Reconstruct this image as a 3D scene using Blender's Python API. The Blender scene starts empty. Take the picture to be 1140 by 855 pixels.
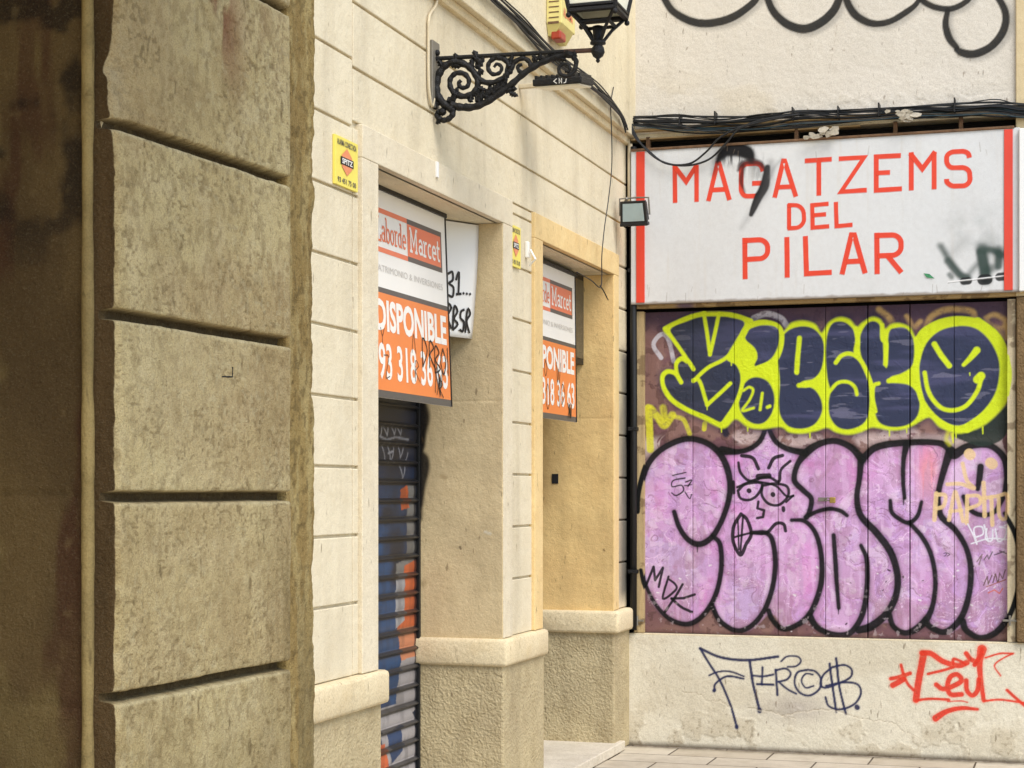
import bpy, bmesh, math, random
import numpy as np
from mathutils import Vector, Matrix
R = math.radians
random.seed(7)
S = bpy.context.scene

# ------------------------------------------------------------------ camera, light, exposure
F = 1963.0; AZ = math.atan2(635.0, F); CA, SA = math.cos(AZ), math.sin(AZ); CAMZ = 1.6
cd = bpy.data.cameras.new('camera'); cam = bpy.data.objects.new('camera', cd); S.collection.objects.link(cam)
cd.sensor_width = 36; cd.lens = F/1140*36; cd.shift_y = (548-427.5)/1140; cd.clip_start = .05; cd.clip_end = 500
cam.location = (0, 0, CAMZ); cam.rotation_euler = (R(90), 0, AZ); S.camera = cam

SUN_EL, SUN_AZ = 52, 132          # azimuth measured from +Y towards +X
w = bpy.data.worlds.new('World'); S.world = w; w.use_nodes = True
nt = w.node_tree; bg = nt.nodes['Background']
sky = nt.nodes.new('ShaderNodeTexSky'); sky.sky_type = 'NISHITA'; sky.sun_disc = False
sky.sun_elevation = R(SUN_EL); sky.sun_rotation = R(SUN_AZ); sky.air_density = 1; sky.dust_density = 1.2; sky.ozone_density = .6
nt.links.new(sky.outputs[0], bg.inputs[0]); bg.inputs[1].default_value = .15
sl = bpy.data.lights.new('sun', 'SUN'); sl.energy = 1.5; sl.angle = R(34); sl.color = (1, .985, .96)
so = bpy.data.objects.new('sun', sl); S.collection.objects.link(so)
sd = Vector((math.sin(R(SUN_AZ))*math.cos(R(SUN_EL)), math.cos(R(SUN_AZ))*math.cos(R(SUN_EL)), math.sin(R(SUN_EL))))
so.rotation_euler = sd.to_track_quat('Z', 'Y').to_euler(); so.location = (3, 0, 8)
S.view_settings.view_transform = 'Standard'; S.view_settings.look = 'None'; S.view_settings.gamma = 1
S.view_settings.exposure = .90
S.render.engine = 'CYCLES'

# ------------------------------------------------------------------ measuring: a pixel's sight line met with a real plane
def ray(px, py):
    u = (px-570)/F; return (u*CA-SA, u*SA+CA, (548-py)/F)
def onX(px, py, X): r = ray(px, py); t = X/r[0]; return (X, r[1]*t, CAMZ+r[2]*t)
def onY(px, py, Y): r = ray(px, py); t = Y/r[1]; return (r[0]*t, Y, CAMZ+r[2]*t)
def yX(px, X=-2.75): return onX(px, 548, X)[1]
XF, YB = -2.75, 10.86

# ------------------------------------------------------------------ numpy noise
def _h(i, j, k, seed):
    n = (i*374761393 + j*668265263 + k*1274126177 + seed*974634777) & 0xffffffff
    n = ((n ^ (n >> 13))*1274126177) & 0xffffffff
    n = n ^ (n >> 16)
    return (n & 0xffffff)/float(0xffffff)
def vn(x, y, z=0., seed=0):
    x, y, z = np.broadcast_arrays(np.asarray(x, float), np.asarray(y, float), np.asarray(z, float))
    i, j, k = [np.floor(a).astype(np.int64) for a in (x, y, z)]
    f, g, h = x-i, y-j, z-k
    f, g, h = [a*a*(3-2*a) for a in (f, g, h)]
    out = 0
    for a in (0, 1):
        for b in (0, 1):
            for c in (0, 1):
                out = out + _h(i+a, j+b, k+c, seed)*(f if a else 1-f)*(g if b else 1-g)*(h if c else 1-h)
    return out
def fbm(x, y, z=0., oct=4, seed=0, gain=.5):
    s, a, t = 0, 1., 0
    for o in range(oct):
        s = s + a*vn(np.asarray(x)*2**o, np.asarray(y)*2**o, np.asarray(z)*2**o, seed+o*17); t += a; a *= gain
    return s/t
def ss(a, b, x):
    t = np.clip((x-a)/(b-a), 0, 1); return t*t*(3-2*t)
def lin(c):
    c = np.asarray(c, float)/255; return np.where(c <= .04045, c/12.92, ((c+.055)/1.055)**2.4)

# ------------------------------------------------------------------ materials
def newmat(name):
    m = bpy.data.materials.new(name); m.use_nodes = True
    return m, m.node_tree, m.node_tree.nodes['Principled BSDF']
def N(nt, t, **kw):
    n = nt.nodes.new(t)
    for k, v in kw.items(): setattr(n, k, v)
    return n
def noise(nt, vec, scale, detail=4, rough=.55, dist=0):
    n = N(nt, 'ShaderNodeTexNoise'); n.inputs['Scale'].default_value = scale; n.inputs['Detail'].default_value = detail
    n.inputs['Roughness'].default_value = rough; n.inputs['Distortion'].default_value = dist; nt.links.new(vec, n.inputs['Vector']); return n.outputs['Fac']
def ramp(nt, f, stops):
    r = N(nt, 'ShaderNodeValToRGB'); e = r.color_ramp.elements
    while len(e) < len(stops): e.new(.5)
    for i, (p, c) in enumerate(stops):
        e[i].position = p; e[i].color = (*c, 1) if len(c) == 3 else c
    nt.links.new(f, r.inputs[0]); return r.outputs[0]
def gray(v): return (v, v, v)
def mix(nt, f, a, b, mode='MIX'):
    m = N(nt, 'ShaderNodeMix', data_type='RGBA', blend_type=mode)
    if isinstance(f, (int, float)): m.inputs[0].default_value = f
    else: nt.links.new(f, m.inputs[0])
    for i, v in ((6, a), (7, b)):
        if isinstance(v, tuple): m.inputs[i].default_value = (*v, 1)
        else: nt.links.new(v, m.inputs[i])
    return m.outputs[2]
def mapping(nt, sc=(1, 1, 1), kind='Object'):
    t = N(nt, 'ShaderNodeTexCoord'); m = N(nt, 'ShaderNodeMapping'); m.inputs['Scale'].default_value = sc
    nt.links.new(t.outputs[kind], m.inputs[0]); return m.outputs[0]
def bump(nt, h, strength, dist, prev=None):
    b = N(nt, 'ShaderNodeBump'); b.inputs['Strength'].default_value = strength; b.inputs['Distance'].default_value = dist
    nt.links.new(h, b.inputs['Height'])
    if prev: nt.links.new(prev, b.inputs['Normal'])
    return b.outputs[0]
def plain(name, c, rough=.5, metal=0, var=.15, scale=30, bmp=.1, bd=.001, srgb=True):
    m, nt, p = newmat(name); c = tuple(lin(c)) if srgb else c
    v = mapping(nt)
    n = noise(nt, v, scale, 5)
    col = mix(nt, n, tuple(x*(1-var*1.6) for x in c), tuple(min(1, x*(1+var)) for x in c))
    nt.links.new(col, p.inputs['Base Color']); p.inputs['Roughness'].default_value = rough; p.inputs['Metallic'].default_value = metal
    if bmp: nt.links.new(bump(nt, noise(nt, v, scale*4, 3), bmp*3, bd), p.inputs['Normal'])
    return m
def stucco(name, c, dirt=(90, 70, 45), grain=90, gdist=.003, gstr=.5, dirt_amt=.35, streak=.3, blotch=.25, coarse=9, attr=None, attr_mix=None, pits=0.):
    """limewashed render: blotches, rain streaks, pits, grain"""
    m, nt, p = newmat(name); c = tuple(lin(c)); d = tuple(lin(dirt))
    v = mapping(nt)
    if attr:
        a = N(nt, 'ShaderNodeAttribute', attribute_name=attr); base = a.outputs['Color']
    else: base = c
    light = mix(nt, .5, base, (.95, .9, .8), 'SOFT_LIGHT')
    col = mix(nt, ramp(nt, noise(nt, v, coarse*.35, 5, .6), [(.35, gray(0)), (.7, gray(blotch*2.4))]), base, light)
    dk = mix(nt, 1.0, base, tuple(.55+.45*x for x in (c if not attr else (.8, .75, .65))), 'MULTIPLY')
    col = mix(nt, ramp(nt, noise(nt, v, coarse, 6, .65), [(.45, gray(0)), (.75, gray(blotch*2))]), col, dk)
    vs = mapping(nt, (5, 5, .5))
    col = mix(nt, ramp(nt, noise(nt, vs, 1.1, 3, .5, .3), [(.5, gray(0)), (.85, gray(streak))]), col, d)
    sp = noise(nt, v, 38, 3, .7, .6)
    col = mix(nt, ramp(nt, sp, [(.60, gray(0)), (.80, gray(dirt_amt))]), col, d)
    vf = mapping(nt, (1, 1, .3)); col = mix(nt, ramp(nt, noise(nt, vf, 42, 2, .5), [(.69, gray(0)), (.76, gray(.55))]), col, d)
    fg = noise(nt, v, grain*2.2, 2, .5)
    col = mix(nt, ramp(nt, fg, [(.3, gray(.22)), (.6, gray(0))]), col, d)
    nt.links.new(col, p.inputs['Base Color'])
    p.inputs['Roughness'].default_value = .9; p.inputs['Specular IOR Level'].default_value = .2
    n1 = bump(nt, noise(nt, v, grain, 5, .6), gstr, gdist)
    n2 = bump(nt, noise(nt, v, 34, 3, .5), .45, .007, n1); n2 = bump(nt, noise(nt, v, 9, 3, .5), .4, .012, n2)
    if pits:
        vo = N(nt, 'ShaderNodeTexVoronoi', feature='SMOOTH_F1'); vo.inputs['Scale'].default_value = 70; vo.inputs['Randomness'].default_value = 1
        wv = N(nt, 'ShaderNodeMixRGB'); wv.inputs[0].default_value = .04
        nn = N(nt, 'ShaderNodeTexNoise'); nn.inputs['Scale'].default_value = 22; nt.links.new(v, nn.inputs['Vector'])
        nt.links.new(v, wv.inputs[1]); nt.links.new(nn.outputs['Color'], wv.inputs[2]); nt.links.new(wv.outputs[0], vo.inputs['Vector'])
        n2 = bump(nt, vo.outputs['Distance'], .55, pits, n2)
    nt.links.new(n2, p.inputs['Normal'])
    return m

M = {}
M['cream'] = stucco('cream_stucco', (219, 206, 176), grain=100, gdist=.003, gstr=.55, dirt_amt=.18, streak=.26, blotch=.2)
M['cream_trim'] = stucco('cream_trim', (218, 205, 177), grain=120, gdist=.003, gstr=.5, dirt_amt=.2, streak=.2, blotch=.2)
M['reveal'] = stucco('ochre_reveal', (208, 188, 148), grain=120, gdist=.003, gstr=.5, dirt_amt=.25, streak=.25, blotch=.25)
M['reveal_ochre'] = stucco('warm_ochre_reveal', (218, 176, 108), grain=120, gdist=.003, gstr=.5, dirt_amt=.25, streak=.3, blotch=.3)
M['ledge'] = stucco('ledge_plaster', (220, 202, 164), grain=60, gdist=.005, gstr=.6, dirt_amt=.5, streak=.25, blotch=.3)
M['plinth'] = stucco('hammered_plinth', (182, 166, 130), dirt=(76, 60, 40), grain=90, gdist=.006, gstr=.8, dirt_amt=.5, streak=.3, blotch=.35, pits=.011)
M['fascia'] = stucco('fascia_plaster', (221, 207, 174), grain=70, gdist=.002, gstr=.25, dirt_amt=.2, streak=.25, blotch=.2)
M['painted_wall'] = stucco('painted_wall', (222, 212, 194), grain=70, gdist=.002, gstr=.3, dirt_amt=.12, streak=.08, blotch=.08, attr='paint')
M['stone'] = stucco('old_stone', (160, 138, 92), dirt=(92, 74, 42), grain=150, gdist=.005, gstr=.9, dirt_amt=.05, streak=.35, blotch=.12, coarse=6, attr='paint')
def grain_up(m, c1, c2):
    nt = m.node_tree; p = nt.nodes['Principled BSDF']; v = mapping(nt); src = p.inputs['Base Color'].links[0].from_socket; nsrc = p.inputs['Normal'].links[0].from_socket
    col = mix(nt, ramp(nt, noise(nt, v, 420, 4, .7), [(.34, gray(.6)), (.5, gray(0))]), src, mix(nt, 1., src, c1, 'MULTIPLY'))
    br_ = mix(nt, 1., src, c2, 'ADD')
    col = mix(nt, ramp(nt, noise(nt, v, 300, 4, .7), [(.54, gray(0)), (.68, gray(.5))]), col, br_)
    col = mix(nt, ramp(nt, noise(nt, v, 110, 3, .6, 1.), [(.60, gray(0)), (.70, gray(.5))]), col, mix(nt, 1., src, c1, 'MULTIPLY'))
    nt.links.new(col, p.inputs['Base Color']); nt.links.new(bump(nt, noise(nt, v, 260, 4, .65), .8, .0028, bump(nt, noise(nt, v, 95, 3, .6, .8), .6, .004, nsrc)), p.inputs['Normal'])
grain_up(M['stone'], (.52, .48, .42), (.09, .08, .055))
M['neigh'] = stucco('brown_stone', (120, 98, 68), dirt=(50, 38, 25), grain=60, gdist=.008, gstr=.9, dirt_amt=.6, streak=.3, blotch=.4, pits=.01)
M['black'] = plain('black_cable', (14, 15, 16), .5, var=.3)
M['teal'] = plain('teal_cable', (36, 62, 70), .55, var=.4)
M['greycable'] = plain('dusty_grey_cable', (112, 104, 92), .7, var=.5)
M['paleconduit'] = plain('pale_conduit', (205, 190, 158), .6)
M['iron'] = plain('wrought_iron', (22, 21, 20), .45, .35, var=.4, scale=50, bmp=.5, bd=.003)
M['rust'] = plain('rusty_iron', (92, 66, 54), .65, .3, var=.4, scale=60, bmp=.5)
M['grey_metal'] = plain('galvanised_grey', (128, 122, 110), .5, .3)
M['wood'] = plain('weathered_wood', (176, 148, 102), .8, var=.35, scale=14, bmp=.4, bd=.002)
M['wood_dark'] = plain('dark_old_wood', (112, 82, 54), .85, var=.5, scale=20, bmp=.5, bd=.003)
M['dark'] = plain('dark_void', (20, 17, 15), .9, var=.3)
M['white_panel'] = plain('white_panel', (226, 224, 218), .55, var=.05, scale=3, bmp=.06)
M['orange'] = plain('orange_print', (228, 132, 70), .45, var=.07, scale=3, bmp=.03)
M['red_print'] = plain('salmon_print', (226, 122, 86), .45, var=.06, scale=3, bmp=.03)
M['faded_red'] = plain('faded_red', (226, 140, 96), .5)
M['graybar'] = plain('grey_print', (92, 86, 80), .45, var=.08, bmp=.03)
M['whiteink'] = plain('white_print', (232, 228, 218), .45, var=.05, scale=4, bmp=.03)
M['paletext'] = plain('pale_print', (196, 190, 180), .5, var=.08, bmp=0)
M['redletter'] = plain('red_vinyl', (214, 62, 38), .5, var=.1, scale=7, bmp=.1)
M['marker'] = plain('black_marker', (26, 22, 22), .5, var=.2)
M['yellow'] = plain('yellow_plate', (232, 214, 96), .45, var=.1, scale=12)
M['yellow_pale'] = plain('faded_yellow_box', (222, 206, 128), .5, var=.12, scale=14)
M['redlamp'] = plain('red_lens', (170, 60, 34), .3, var=.2)
M['slab'] = stucco('doorstep_marble', (206, 196, 176), grain=60, gdist=.001, gstr=.3, dirt_amt=.4, streak=0, blotch=.4)
M['flake'] = plain('plaster_flake', (188, 178, 158), .9, var=.35, scale=60, bmp=.5)
M['brass'] = plain('brass', (178, 150, 82), .35, .7)
def glass_mat(name, c, rough=.15, trans=.0):
    m, nt, p = newmat(name); p.inputs['Base Color'].default_value = (*lin(c), 1); p.inputs['Roughness'].default_value = rough
    p.inputs['Transmission Weight'].default_value = trans; p.inputs['Specular IOR Level'].default_value = .7
    v = mapping(nt); nt.links.new(mix(nt, noise(nt, v, 12, 4), tuple(lin(c)*.85), tuple(np.minimum(lin(c)*1.15, 1))), p.inputs['Base Color']); return m
M['milk'] = glass_mat('frosted_lantern_glass', (248, 240, 216), .4, .0)
M['lens'] = glass_mat('floodlight_glass', (150, 166, 166), .08)
M['diffuser'] = glass_mat('led_diffuser', (216, 206, 180), .3)

def attr_mat(name, rough=.55, spec=.4, grain=80, gs=.25, gd=.0015, streak_col=None):
    m, nt, p = newmat(name); a = N(nt, 'ShaderNodeAttribute', attribute_name='paint'); v = mapping(nt)
    col = a.outputs['Color']
    col = mix(nt, ramp(nt, noise(nt, v, 30, 5, .65), [(.4, gray(0)), (.8, gray(.25))]), col, mix(nt, 1., col, (.72, .68, .66), 'MULTIPLY'))
    col = mix(nt, ramp(nt, noise(nt, v, grain*3, 2), [(.3, gray(.15)), (.6, gray(0))]), col, (.03, .022, .02))
    nt.links.new(col, p.inputs['Base Color']); p.inputs['Roughness'].default_value = rough; p.inputs['Specular IOR Level'].default_value = spec
    nt.links.new(bump(nt, noise(nt, v, grain, 4), gs, gd), p.inputs['Normal']); return m
M['door_paint'] = attr_mat('graffitied_door', .6, .2, 60, .35, .002)
M['sign_paint'] = attr_mat('sign_face', .55, .25, 150, .12, .0008)
M['shutter_paint'] = attr_mat('shutter_paint', .45, .5, 60, .2, .001)
M['frame_paint'] = attr_mat('door_frame_paint', .75, .2, 40, .6, .003)

# ------------------------------------------------------------------ object helpers
def link(o): S.collection.objects.link(o)
def thing(name, label, cat, loc=(0, 0, 0), group=None):
    o = bpy.data.objects.new(name, None); link(o); o.location = loc; o.empty_display_size = .1
    o['label'] = label; o['category'] = cat
    if group: o['group'] = group
    return o
def tag(o, label, cat, group=None):
    o['label'] = label; o['category'] = cat
    if group: o['group'] = group
    return o
def wloc(o):
    v = Vector((0, 0, 0))
    while o: v += o.location; o = o.parent
    return v
class MB:
    def __init__(s): s.v = []; s.f = []; s.c = None
    def add(s, vs, fs):
        b = len(s.v); s.v += [tuple(v) for v in vs]; s.f += [tuple(b+i for i in f) for f in fs]; return s
    def box(s, x0, x1, y0, y1, z0, z1, bev=0):
        if bev:
            bm = bmesh.new(); bmesh.ops.create_cube(bm, size=1)
            for v in bm.verts: v.co = Vector((x0+(v.co.x+.5)*(x1-x0), y0+(v.co.y+.5)*(y1-y0), z0+(v.co.z+.5)*(z1-z0)))
            bmesh.ops.bevel(bm, geom=bm.edges[:], offset=bev, segments=2, profile=.5, affect='EDGES')
            bm.verts.index_update(); s.add([v.co[:] for v in bm.verts], [[v.index for v in f.verts] for f in bm.faces]); bm.free(); return s
        vs = [(x, y, z) for x in (x0, x1) for y in (y0, y1) for z in (z0, z1)]
        return s.add(vs, [(0, 1, 3, 2), (4, 6, 7, 5), (0, 4, 5, 1), (2, 3, 7, 6), (0, 2, 6, 4), (1, 5, 7, 3)])
    def prism(s, pts, d):                      # polygon extruded along vector d
        n = len(pts); d = Vector(d); a = [Vector(p) for p in pts]
        return s.add([p[:] for p in a]+[(p+d)[:] for p in a], [tuple(range(n))[::-1], tuple(range(n, 2*n))]+[(i, (i+1) % n, n+(i+1) % n, n+i) for i in range(n)])
    def tube(s, pts, r, n=8, cap=True, flat=None):
        pts = [Vector(p) for p in pts]; m = len(pts)
        rr = r if isinstance(r, (list, tuple)) else [r]*m
        vs = []; up = Vector((0, 0, 1)); prev = None
        for i, p in enumerate(pts):
            t = (pts[min(i+1, m-1)]-pts[max(i-1, 0)]).normalized()
            a = prev if prev is not None else (up if abs(t.dot(up)) < .9 else Vector((1, 0, 0)))
            a = (a-t*a.dot(t)).normalized(); prev = a; b = t.cross(a)
            for k in range(n):
                q = 2*math.pi*k/n; vs.append((p+(a*math.cos(q)+b*math.sin(q))*rr[i])[:])
        fs = [(i*n+k, i*n+(k+1) % n, (i+1)*n+(k+1) % n, (i+1)*n+k) for i in range(m-1) for k in range(n)]
        if cap: fs += [tuple(range(n))[::-1], tuple((m-1)*n+k for k in range(n))]
        return s.add(vs, fs)
    def lathe(s, prof, c, n=16):               # (radius, z) about a vertical axis
        vs = [(c[0]+r*math.cos(2*math.pi*k/n), c[1]+r*math.sin(2*math.pi*k/n), c[2]+z) for r, z in prof for k in range(n)]
        fs = [(i*n+k, i*n+(k+1) % n, (i+1)*n+(k+1) % n, (i+1)*n+k) for i in range(len(prof)-1) for k in range(n)]
        return s.add(vs, fs+[tuple(range(n))[::-1], tuple((len(prof)-1)*n+k for k in range(n))])
    def ball(s, c, r, sq=(1, 1, 1), n=8):
        prof = [(max(.0005, math.sin(math.pi*i/n))*r, -math.cos(math.pi*i/n)*r) for i in range(n+1)]
        t = MB().lathe(prof, (0, 0, 0), n+2); return s.add([(c[0]+v[0]*sq[0], c[1]+v[1]*sq[1], c[2]+v[2]*sq[2]) for v in t.v], t.f)
    def build(s, name, mat, parent=None, label=None, smooth=False, kind=None):
        me = bpy.data.meshes.new(name); off = wloc(parent) if parent else Vector()
        me.from_pydata([(v[0]-off.x, v[1]-off.y, v[2]-off.z) for v in s.v], [], s.f)
        bm = bmesh.new(); bm.from_mesh(me); bmesh.ops.recalc_face_normals(bm, faces=bm.faces[:]); bm.to_mesh(me); bm.free()
        me.materials.append(M[mat] if isinstance(mat, str) else mat)
        if smooth: me.polygons.foreach_set('use_smooth', [True]*len(me.polygons))
        o = bpy.data.objects.new(name, me); link(o)
        if parent: o.parent = parent
        if label: o['label'] = label
        if kind: o['kind'] = kind
        return o
def gridmesh(name, P, mat, parent=None, col=None, label=None, smooth=True, skip=None):
    """P: (nv,nu,3) world positions, col: (nv,nu,3) linear paint colours"""
    nv, nu = P.shape[:2]; off = np.array(wloc(parent)[:]) if parent else np.zeros(3)
    idx = np.arange(nv*nu).reshape(nv, nu)
    q = np.stack([idx[:-1, :-1], idx[:-1, 1:], idx[1:, 1:], idx[1:, :-1]], -1).reshape(-1, 4)
    if skip is not None: q = q[~skip.reshape(-1)]
    me = bpy.data.meshes.new(name)
    me.vertices.add(nv*nu); me.vertices.foreach_set('co', (P-off).reshape(-1).astype(np.float32))
    me.loops.add(len(q)*4); me.loops.foreach_set('vertex_index', q.reshape(-1).astype(np.int32))
    me.polygons.add(len(q)); me.polygons.foreach_set('loop_start', (np.arange(len(q))*4).astype(np.int32))
    me.polygons.foreach_set('use_smooth', np.full(len(q), smooth))
    me.update(calc_edges=True)
    if col is not None:
        a = me.color_attributes.new('paint', 'FLOAT_COLOR', 'POINT')
        a.data.foreach_set('color', np.concatenate([np.clip(col, 0, 1), np.ones((nv, nu, 1))], -1).reshape(-1).astype(np.float32))
    me.materials.append(M[mat]); o = bpy.data.objects.new(name, me); link(o)
    if parent: o.parent = parent
    if label: o['label'] = label
    return o
def catmull(pts, step=6, closed=False):
    p = [np.array(q, float) for q in pts]
    if len(p) < 3 and not closed: return p
    if closed: p = [p[-1]]+p+[p[0], p[1]]
    else: p = [2*p[0]-p[1]]+p+[2*p[-1]-p[-2]]
    out = []
    for i in range(1, len(p)-2):
        for k in range(step):
            t = k/step
            out.append(.5*((2*p[i])+(-p[i-1]+p[i+1])*t+(2*p[i-1]-5*p[i]+4*p[i+1]-p[i+2])*t*t+(-p[i-1]+3*p[i]-3*p[i+1]+p[i+2])*t**3))
    if not closed: out.append(p[-2])
    return out

# ------------------------------------------------------------------ paint laid on a wall, in wall metres
class Canvas:
    def __init__(s, x0, x1, z0, z1, res):
        s.nx = int(round((x1-x0)/res))+1; s.nz = int(round((z1-z0)/res))+1
        s.x = np.linspace(x0, x1, s.nx); s.z = np.linspace(z0, z1, s.nz); s.res = res
        s.X, s.Z = np.meshgrid(s.x, s.z); s.c = np.zeros((s.nz, s.nx, 3)); s.h = np.zeros((s.nz, s.nx))
        s.edge = (fbm(s.X*45, s.Z*45, 0, 3, 91)-.5)*.006
    def dist(s, pts, r):
        D = np.full((s.nz, s.nx), 9.)
        for i in range(max(1, len(pts)-1)):
            a = pts[i]; b = pts[min(i+1, len(pts)-1)]; ra, rb = r[i], r[min(i+1, len(r)-1)]; m = max(ra, rb)+.05
            i0, i1 = np.searchsorted(s.x, [min(a[0], b[0])-m, max(a[0], b[0])+m]); j0, j1 = np.searchsorted(s.z, [min(a[1], b[1])-m, max(a[1], b[1])+m])
            if i1 <= i0 or j1 <= j0: continue
            X = s.X[j0:j1, i0:i1]; Z = s.Z[j0:j1, i0:i1]; d = (b[0]-a[0], b[1]-a[1]); L = d[0]**2+d[1]**2+1e-12
            t = np.clip(((X-a[0])*d[0]+(Z-a[1])*d[1])/L, 0, 1)
            q = np.hypot(X-a[0]-t*d[0], Z-a[1]-t*d[1])-(ra+(rb-ra)*t)
            D[j0:j1, i0:i1] = np.minimum(D[j0:j1, i0:i1], q)
        return D
    def comp(s, mask, col, alpha):
        c = lin(col) if not isinstance(col, np.ndarray) or col.ndim == 1 else col
        mk = (mask*alpha)[..., None]; s.c = s.c*(1-mk)+c*mk
    def stroke(s, pts, w, col, soft=.003, alpha=1., smooth=True, wear=0.):
        w = w if isinstance(w, (list, tuple)) else [w]*len(pts)
        if smooth and len(pts) > 2: q = catmull([(p[0], p[1], ww) for p, ww in zip(pts, w)], 6)
        else: q = [(p[0], p[1], ww) for p, ww in zip(pts, w)]
        D = s.dist([(a[0], a[1]) for a in q], [a[2]/2 for a in q])+s.edge*.3
        m = 1-ss(-soft, soft, D)
        if wear: m = m*(1-wear*ss(.55, .65, fbm(s.X*35, s.Z*35, 3, 4, 5)))
        s.comp(m, col, alpha); return m
    def mask(s, pts, soft=.003, smooth=True):
        q = catmull(pts, 5, True) if smooth else [np.array(p, float) for p in pts]
        q.append(q[0]); ins = np.zeros((s.nz, s.nx), bool)
        for a, b in zip(q[:-1], q[1:]):
            if a[1] == b[1]: continue
            c = (s.Z > min(a[1], b[1])) & (s.Z <= max(a[1], b[1])); ins ^= c & (s.X < (b[0]-a[0])*(s.Z-a[1])/(b[1]-a[1])+a[0])
        D = s.dist([(a[0], a[1]) for a in q], [0.]*len(q)); D = np.where(ins, -D, D)
        return 1-ss(-soft, soft, D)
    def fill(s, pts, col, soft=.003, alpha=1., smooth=True):
        m = s.mask(pts, soft, smooth); s.comp(m, col, alpha); return m
def view(ox, oy, sc, Y=YB):                   # readings from an enlargement of the photograph -> metres on a wall
    def f(*pts):
        out = []
        for x, y in pts:
            p = onY(ox+x/sc, oy+y/sc, Y); out.append((p[0], p[2]))
        return out
    return f
PXM = .00555                                  # size of one photo pixel on the end wall

# ================================================================== GROUND
def ground():
    m, nt, p = newmat('paving'); v = mapping(nt)
    b = N(nt, 'ShaderNodeTexBrick'); nt.links.new(v, b.inputs['Vector'])
    b.inputs['Scale'].default_value = 1; b.inputs['Brick Width'].default_value = .6; b.inputs['Row Height'].default_value = .3
    b.inputs['Mortar Size'].default_value = .006; b.inputs['Mortar Smooth'].default_value = .2
    b.inputs['Color1'].default_value = (*lin((198, 188, 168)), 1); b.inputs['Color2'].default_value = (*lin((180, 168, 146)), 1); b.inputs['Mortar'].default_value = (*lin((70, 58, 44)), 1)
    col = mix(nt, ramp(nt, noise(nt, v, 6, 6, .7), [(.45, gray(0)), (.8, gray(.5))]), b.outputs[0], tuple(lin((128, 112, 88))))
    col = mix(nt, ramp(nt, noise(nt, v, 70, 3, .7), [(.6, gray(0)), (.75, gray(.4))]), col, tuple(lin((80, 66, 50))))
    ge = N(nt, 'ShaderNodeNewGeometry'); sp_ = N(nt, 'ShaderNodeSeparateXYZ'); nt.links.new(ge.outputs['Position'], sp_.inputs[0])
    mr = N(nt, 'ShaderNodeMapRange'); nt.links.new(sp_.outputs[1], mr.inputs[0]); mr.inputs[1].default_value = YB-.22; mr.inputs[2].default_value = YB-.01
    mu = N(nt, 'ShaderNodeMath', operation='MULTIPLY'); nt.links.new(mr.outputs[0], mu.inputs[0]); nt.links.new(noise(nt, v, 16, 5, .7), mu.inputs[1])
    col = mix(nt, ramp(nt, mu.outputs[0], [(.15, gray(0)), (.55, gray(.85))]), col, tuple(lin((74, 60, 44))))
    col = mix(nt, ramp(nt, noise(nt, v, 2.2, 5, .7), [(.5, gray(0)), (.75, gray(.35))]), col, tuple(lin((140, 126, 104))))
    nt.links.new(col, p.inputs['Base Color']); p.inputs['Roughness'].default_value = .75
    n = bump(nt, b.outputs['Fac'], .6, -.006); n = bump(nt, noise(nt, v, 60, 4), .4, .003, n); nt.links.new(n, p.inputs['Normal'])
    M['paving'] = m
    g = MB(); g.add([(-60, -60, 0), (60, -60, 0), (60, 60, 0), (-60, 60, 0)], [(0, 1, 2, 3)])
    g.build('pavement', 'paving', kind='structure')
ground()

# ================================================================== CREAM BUILDING (left side of the lane)
D1A, D1B, D2A, D2B = yX(417), yX(557), yX(601), yX(681)
JA, JB, JC, JD = yX(399), yX(567), yX(592), yX(686)
ZS = 2.937; ZT = 3.07; TOP = 7.0
XB = -3.19
cb = thing('cream_building', 'cream stuccoed house front with grooved courses and two recessed shop doorways', 'building', (XF, 8.3, 0))
def courses(mb, y0, y1, zs, x=XF, bev=.004, gap=.011):
    for a, b in zip(zs[:-1], zs[1:]): mb.box(x-.016, x, y0, y1, a+gap/2, b-gap/2, bev)
z_left = [.87]+[1.16+.2695*k for k in range(10)]+[3.80]
z_right = [.87]+[.895+.265*k for k in range(1, 11)]+[3.545, 3.80]
z_right = sorted(set([.87, 1.16]+[round(1.16+.265*k, 3) for k in range(1, 10)]+[3.80]))
wall = MB()
# core
wall.box(-5.5, XF-.014, 4.6, D1A, 0, TOP-.01)
wall.box(-5.5, XF-.014, D1A, D2B, ZS, TOP-.012)
wall.box(-3.42, XF-.0141, D1B, D2A, 0, ZS+.001)
wall.box(-5.5, XB-.12, D1A, D1B, 0, ZS); wall.box(-5.5, XB-.22, D2A, D2B, 0, ZS)
wall.build('wall_core', 'cream', cb)
cw = MB()
courses(cw, 4.6, JA-.06, z_left)
zl = [z for z in z_left if z < 3.1]
courses(cw, JA-.052, JA, zl[:-1]+[3.05])
cw.box(XF-.016, XF, JA-.052, D2B+.3, 3.074, 3.285-.006, .004)                      # over the doorways
cw.box(XF-.016, XF, JA-.052, YB-.006, 3.285+.006, 3.545-.006, .004)
cw.box(XF-.016, XF, JA-.052, YB-.006, 3.545+.006, 3.80, .004)
courses(cw, JB, JC, [z for z in z_right if z < 2.9]+[3.015, 3.07])
cw.box(XF-.016, XF-.0004, JB, JC, 2.76, 3.01, .003)

cw.build('grooved_stucco', 'cream', cb)
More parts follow.
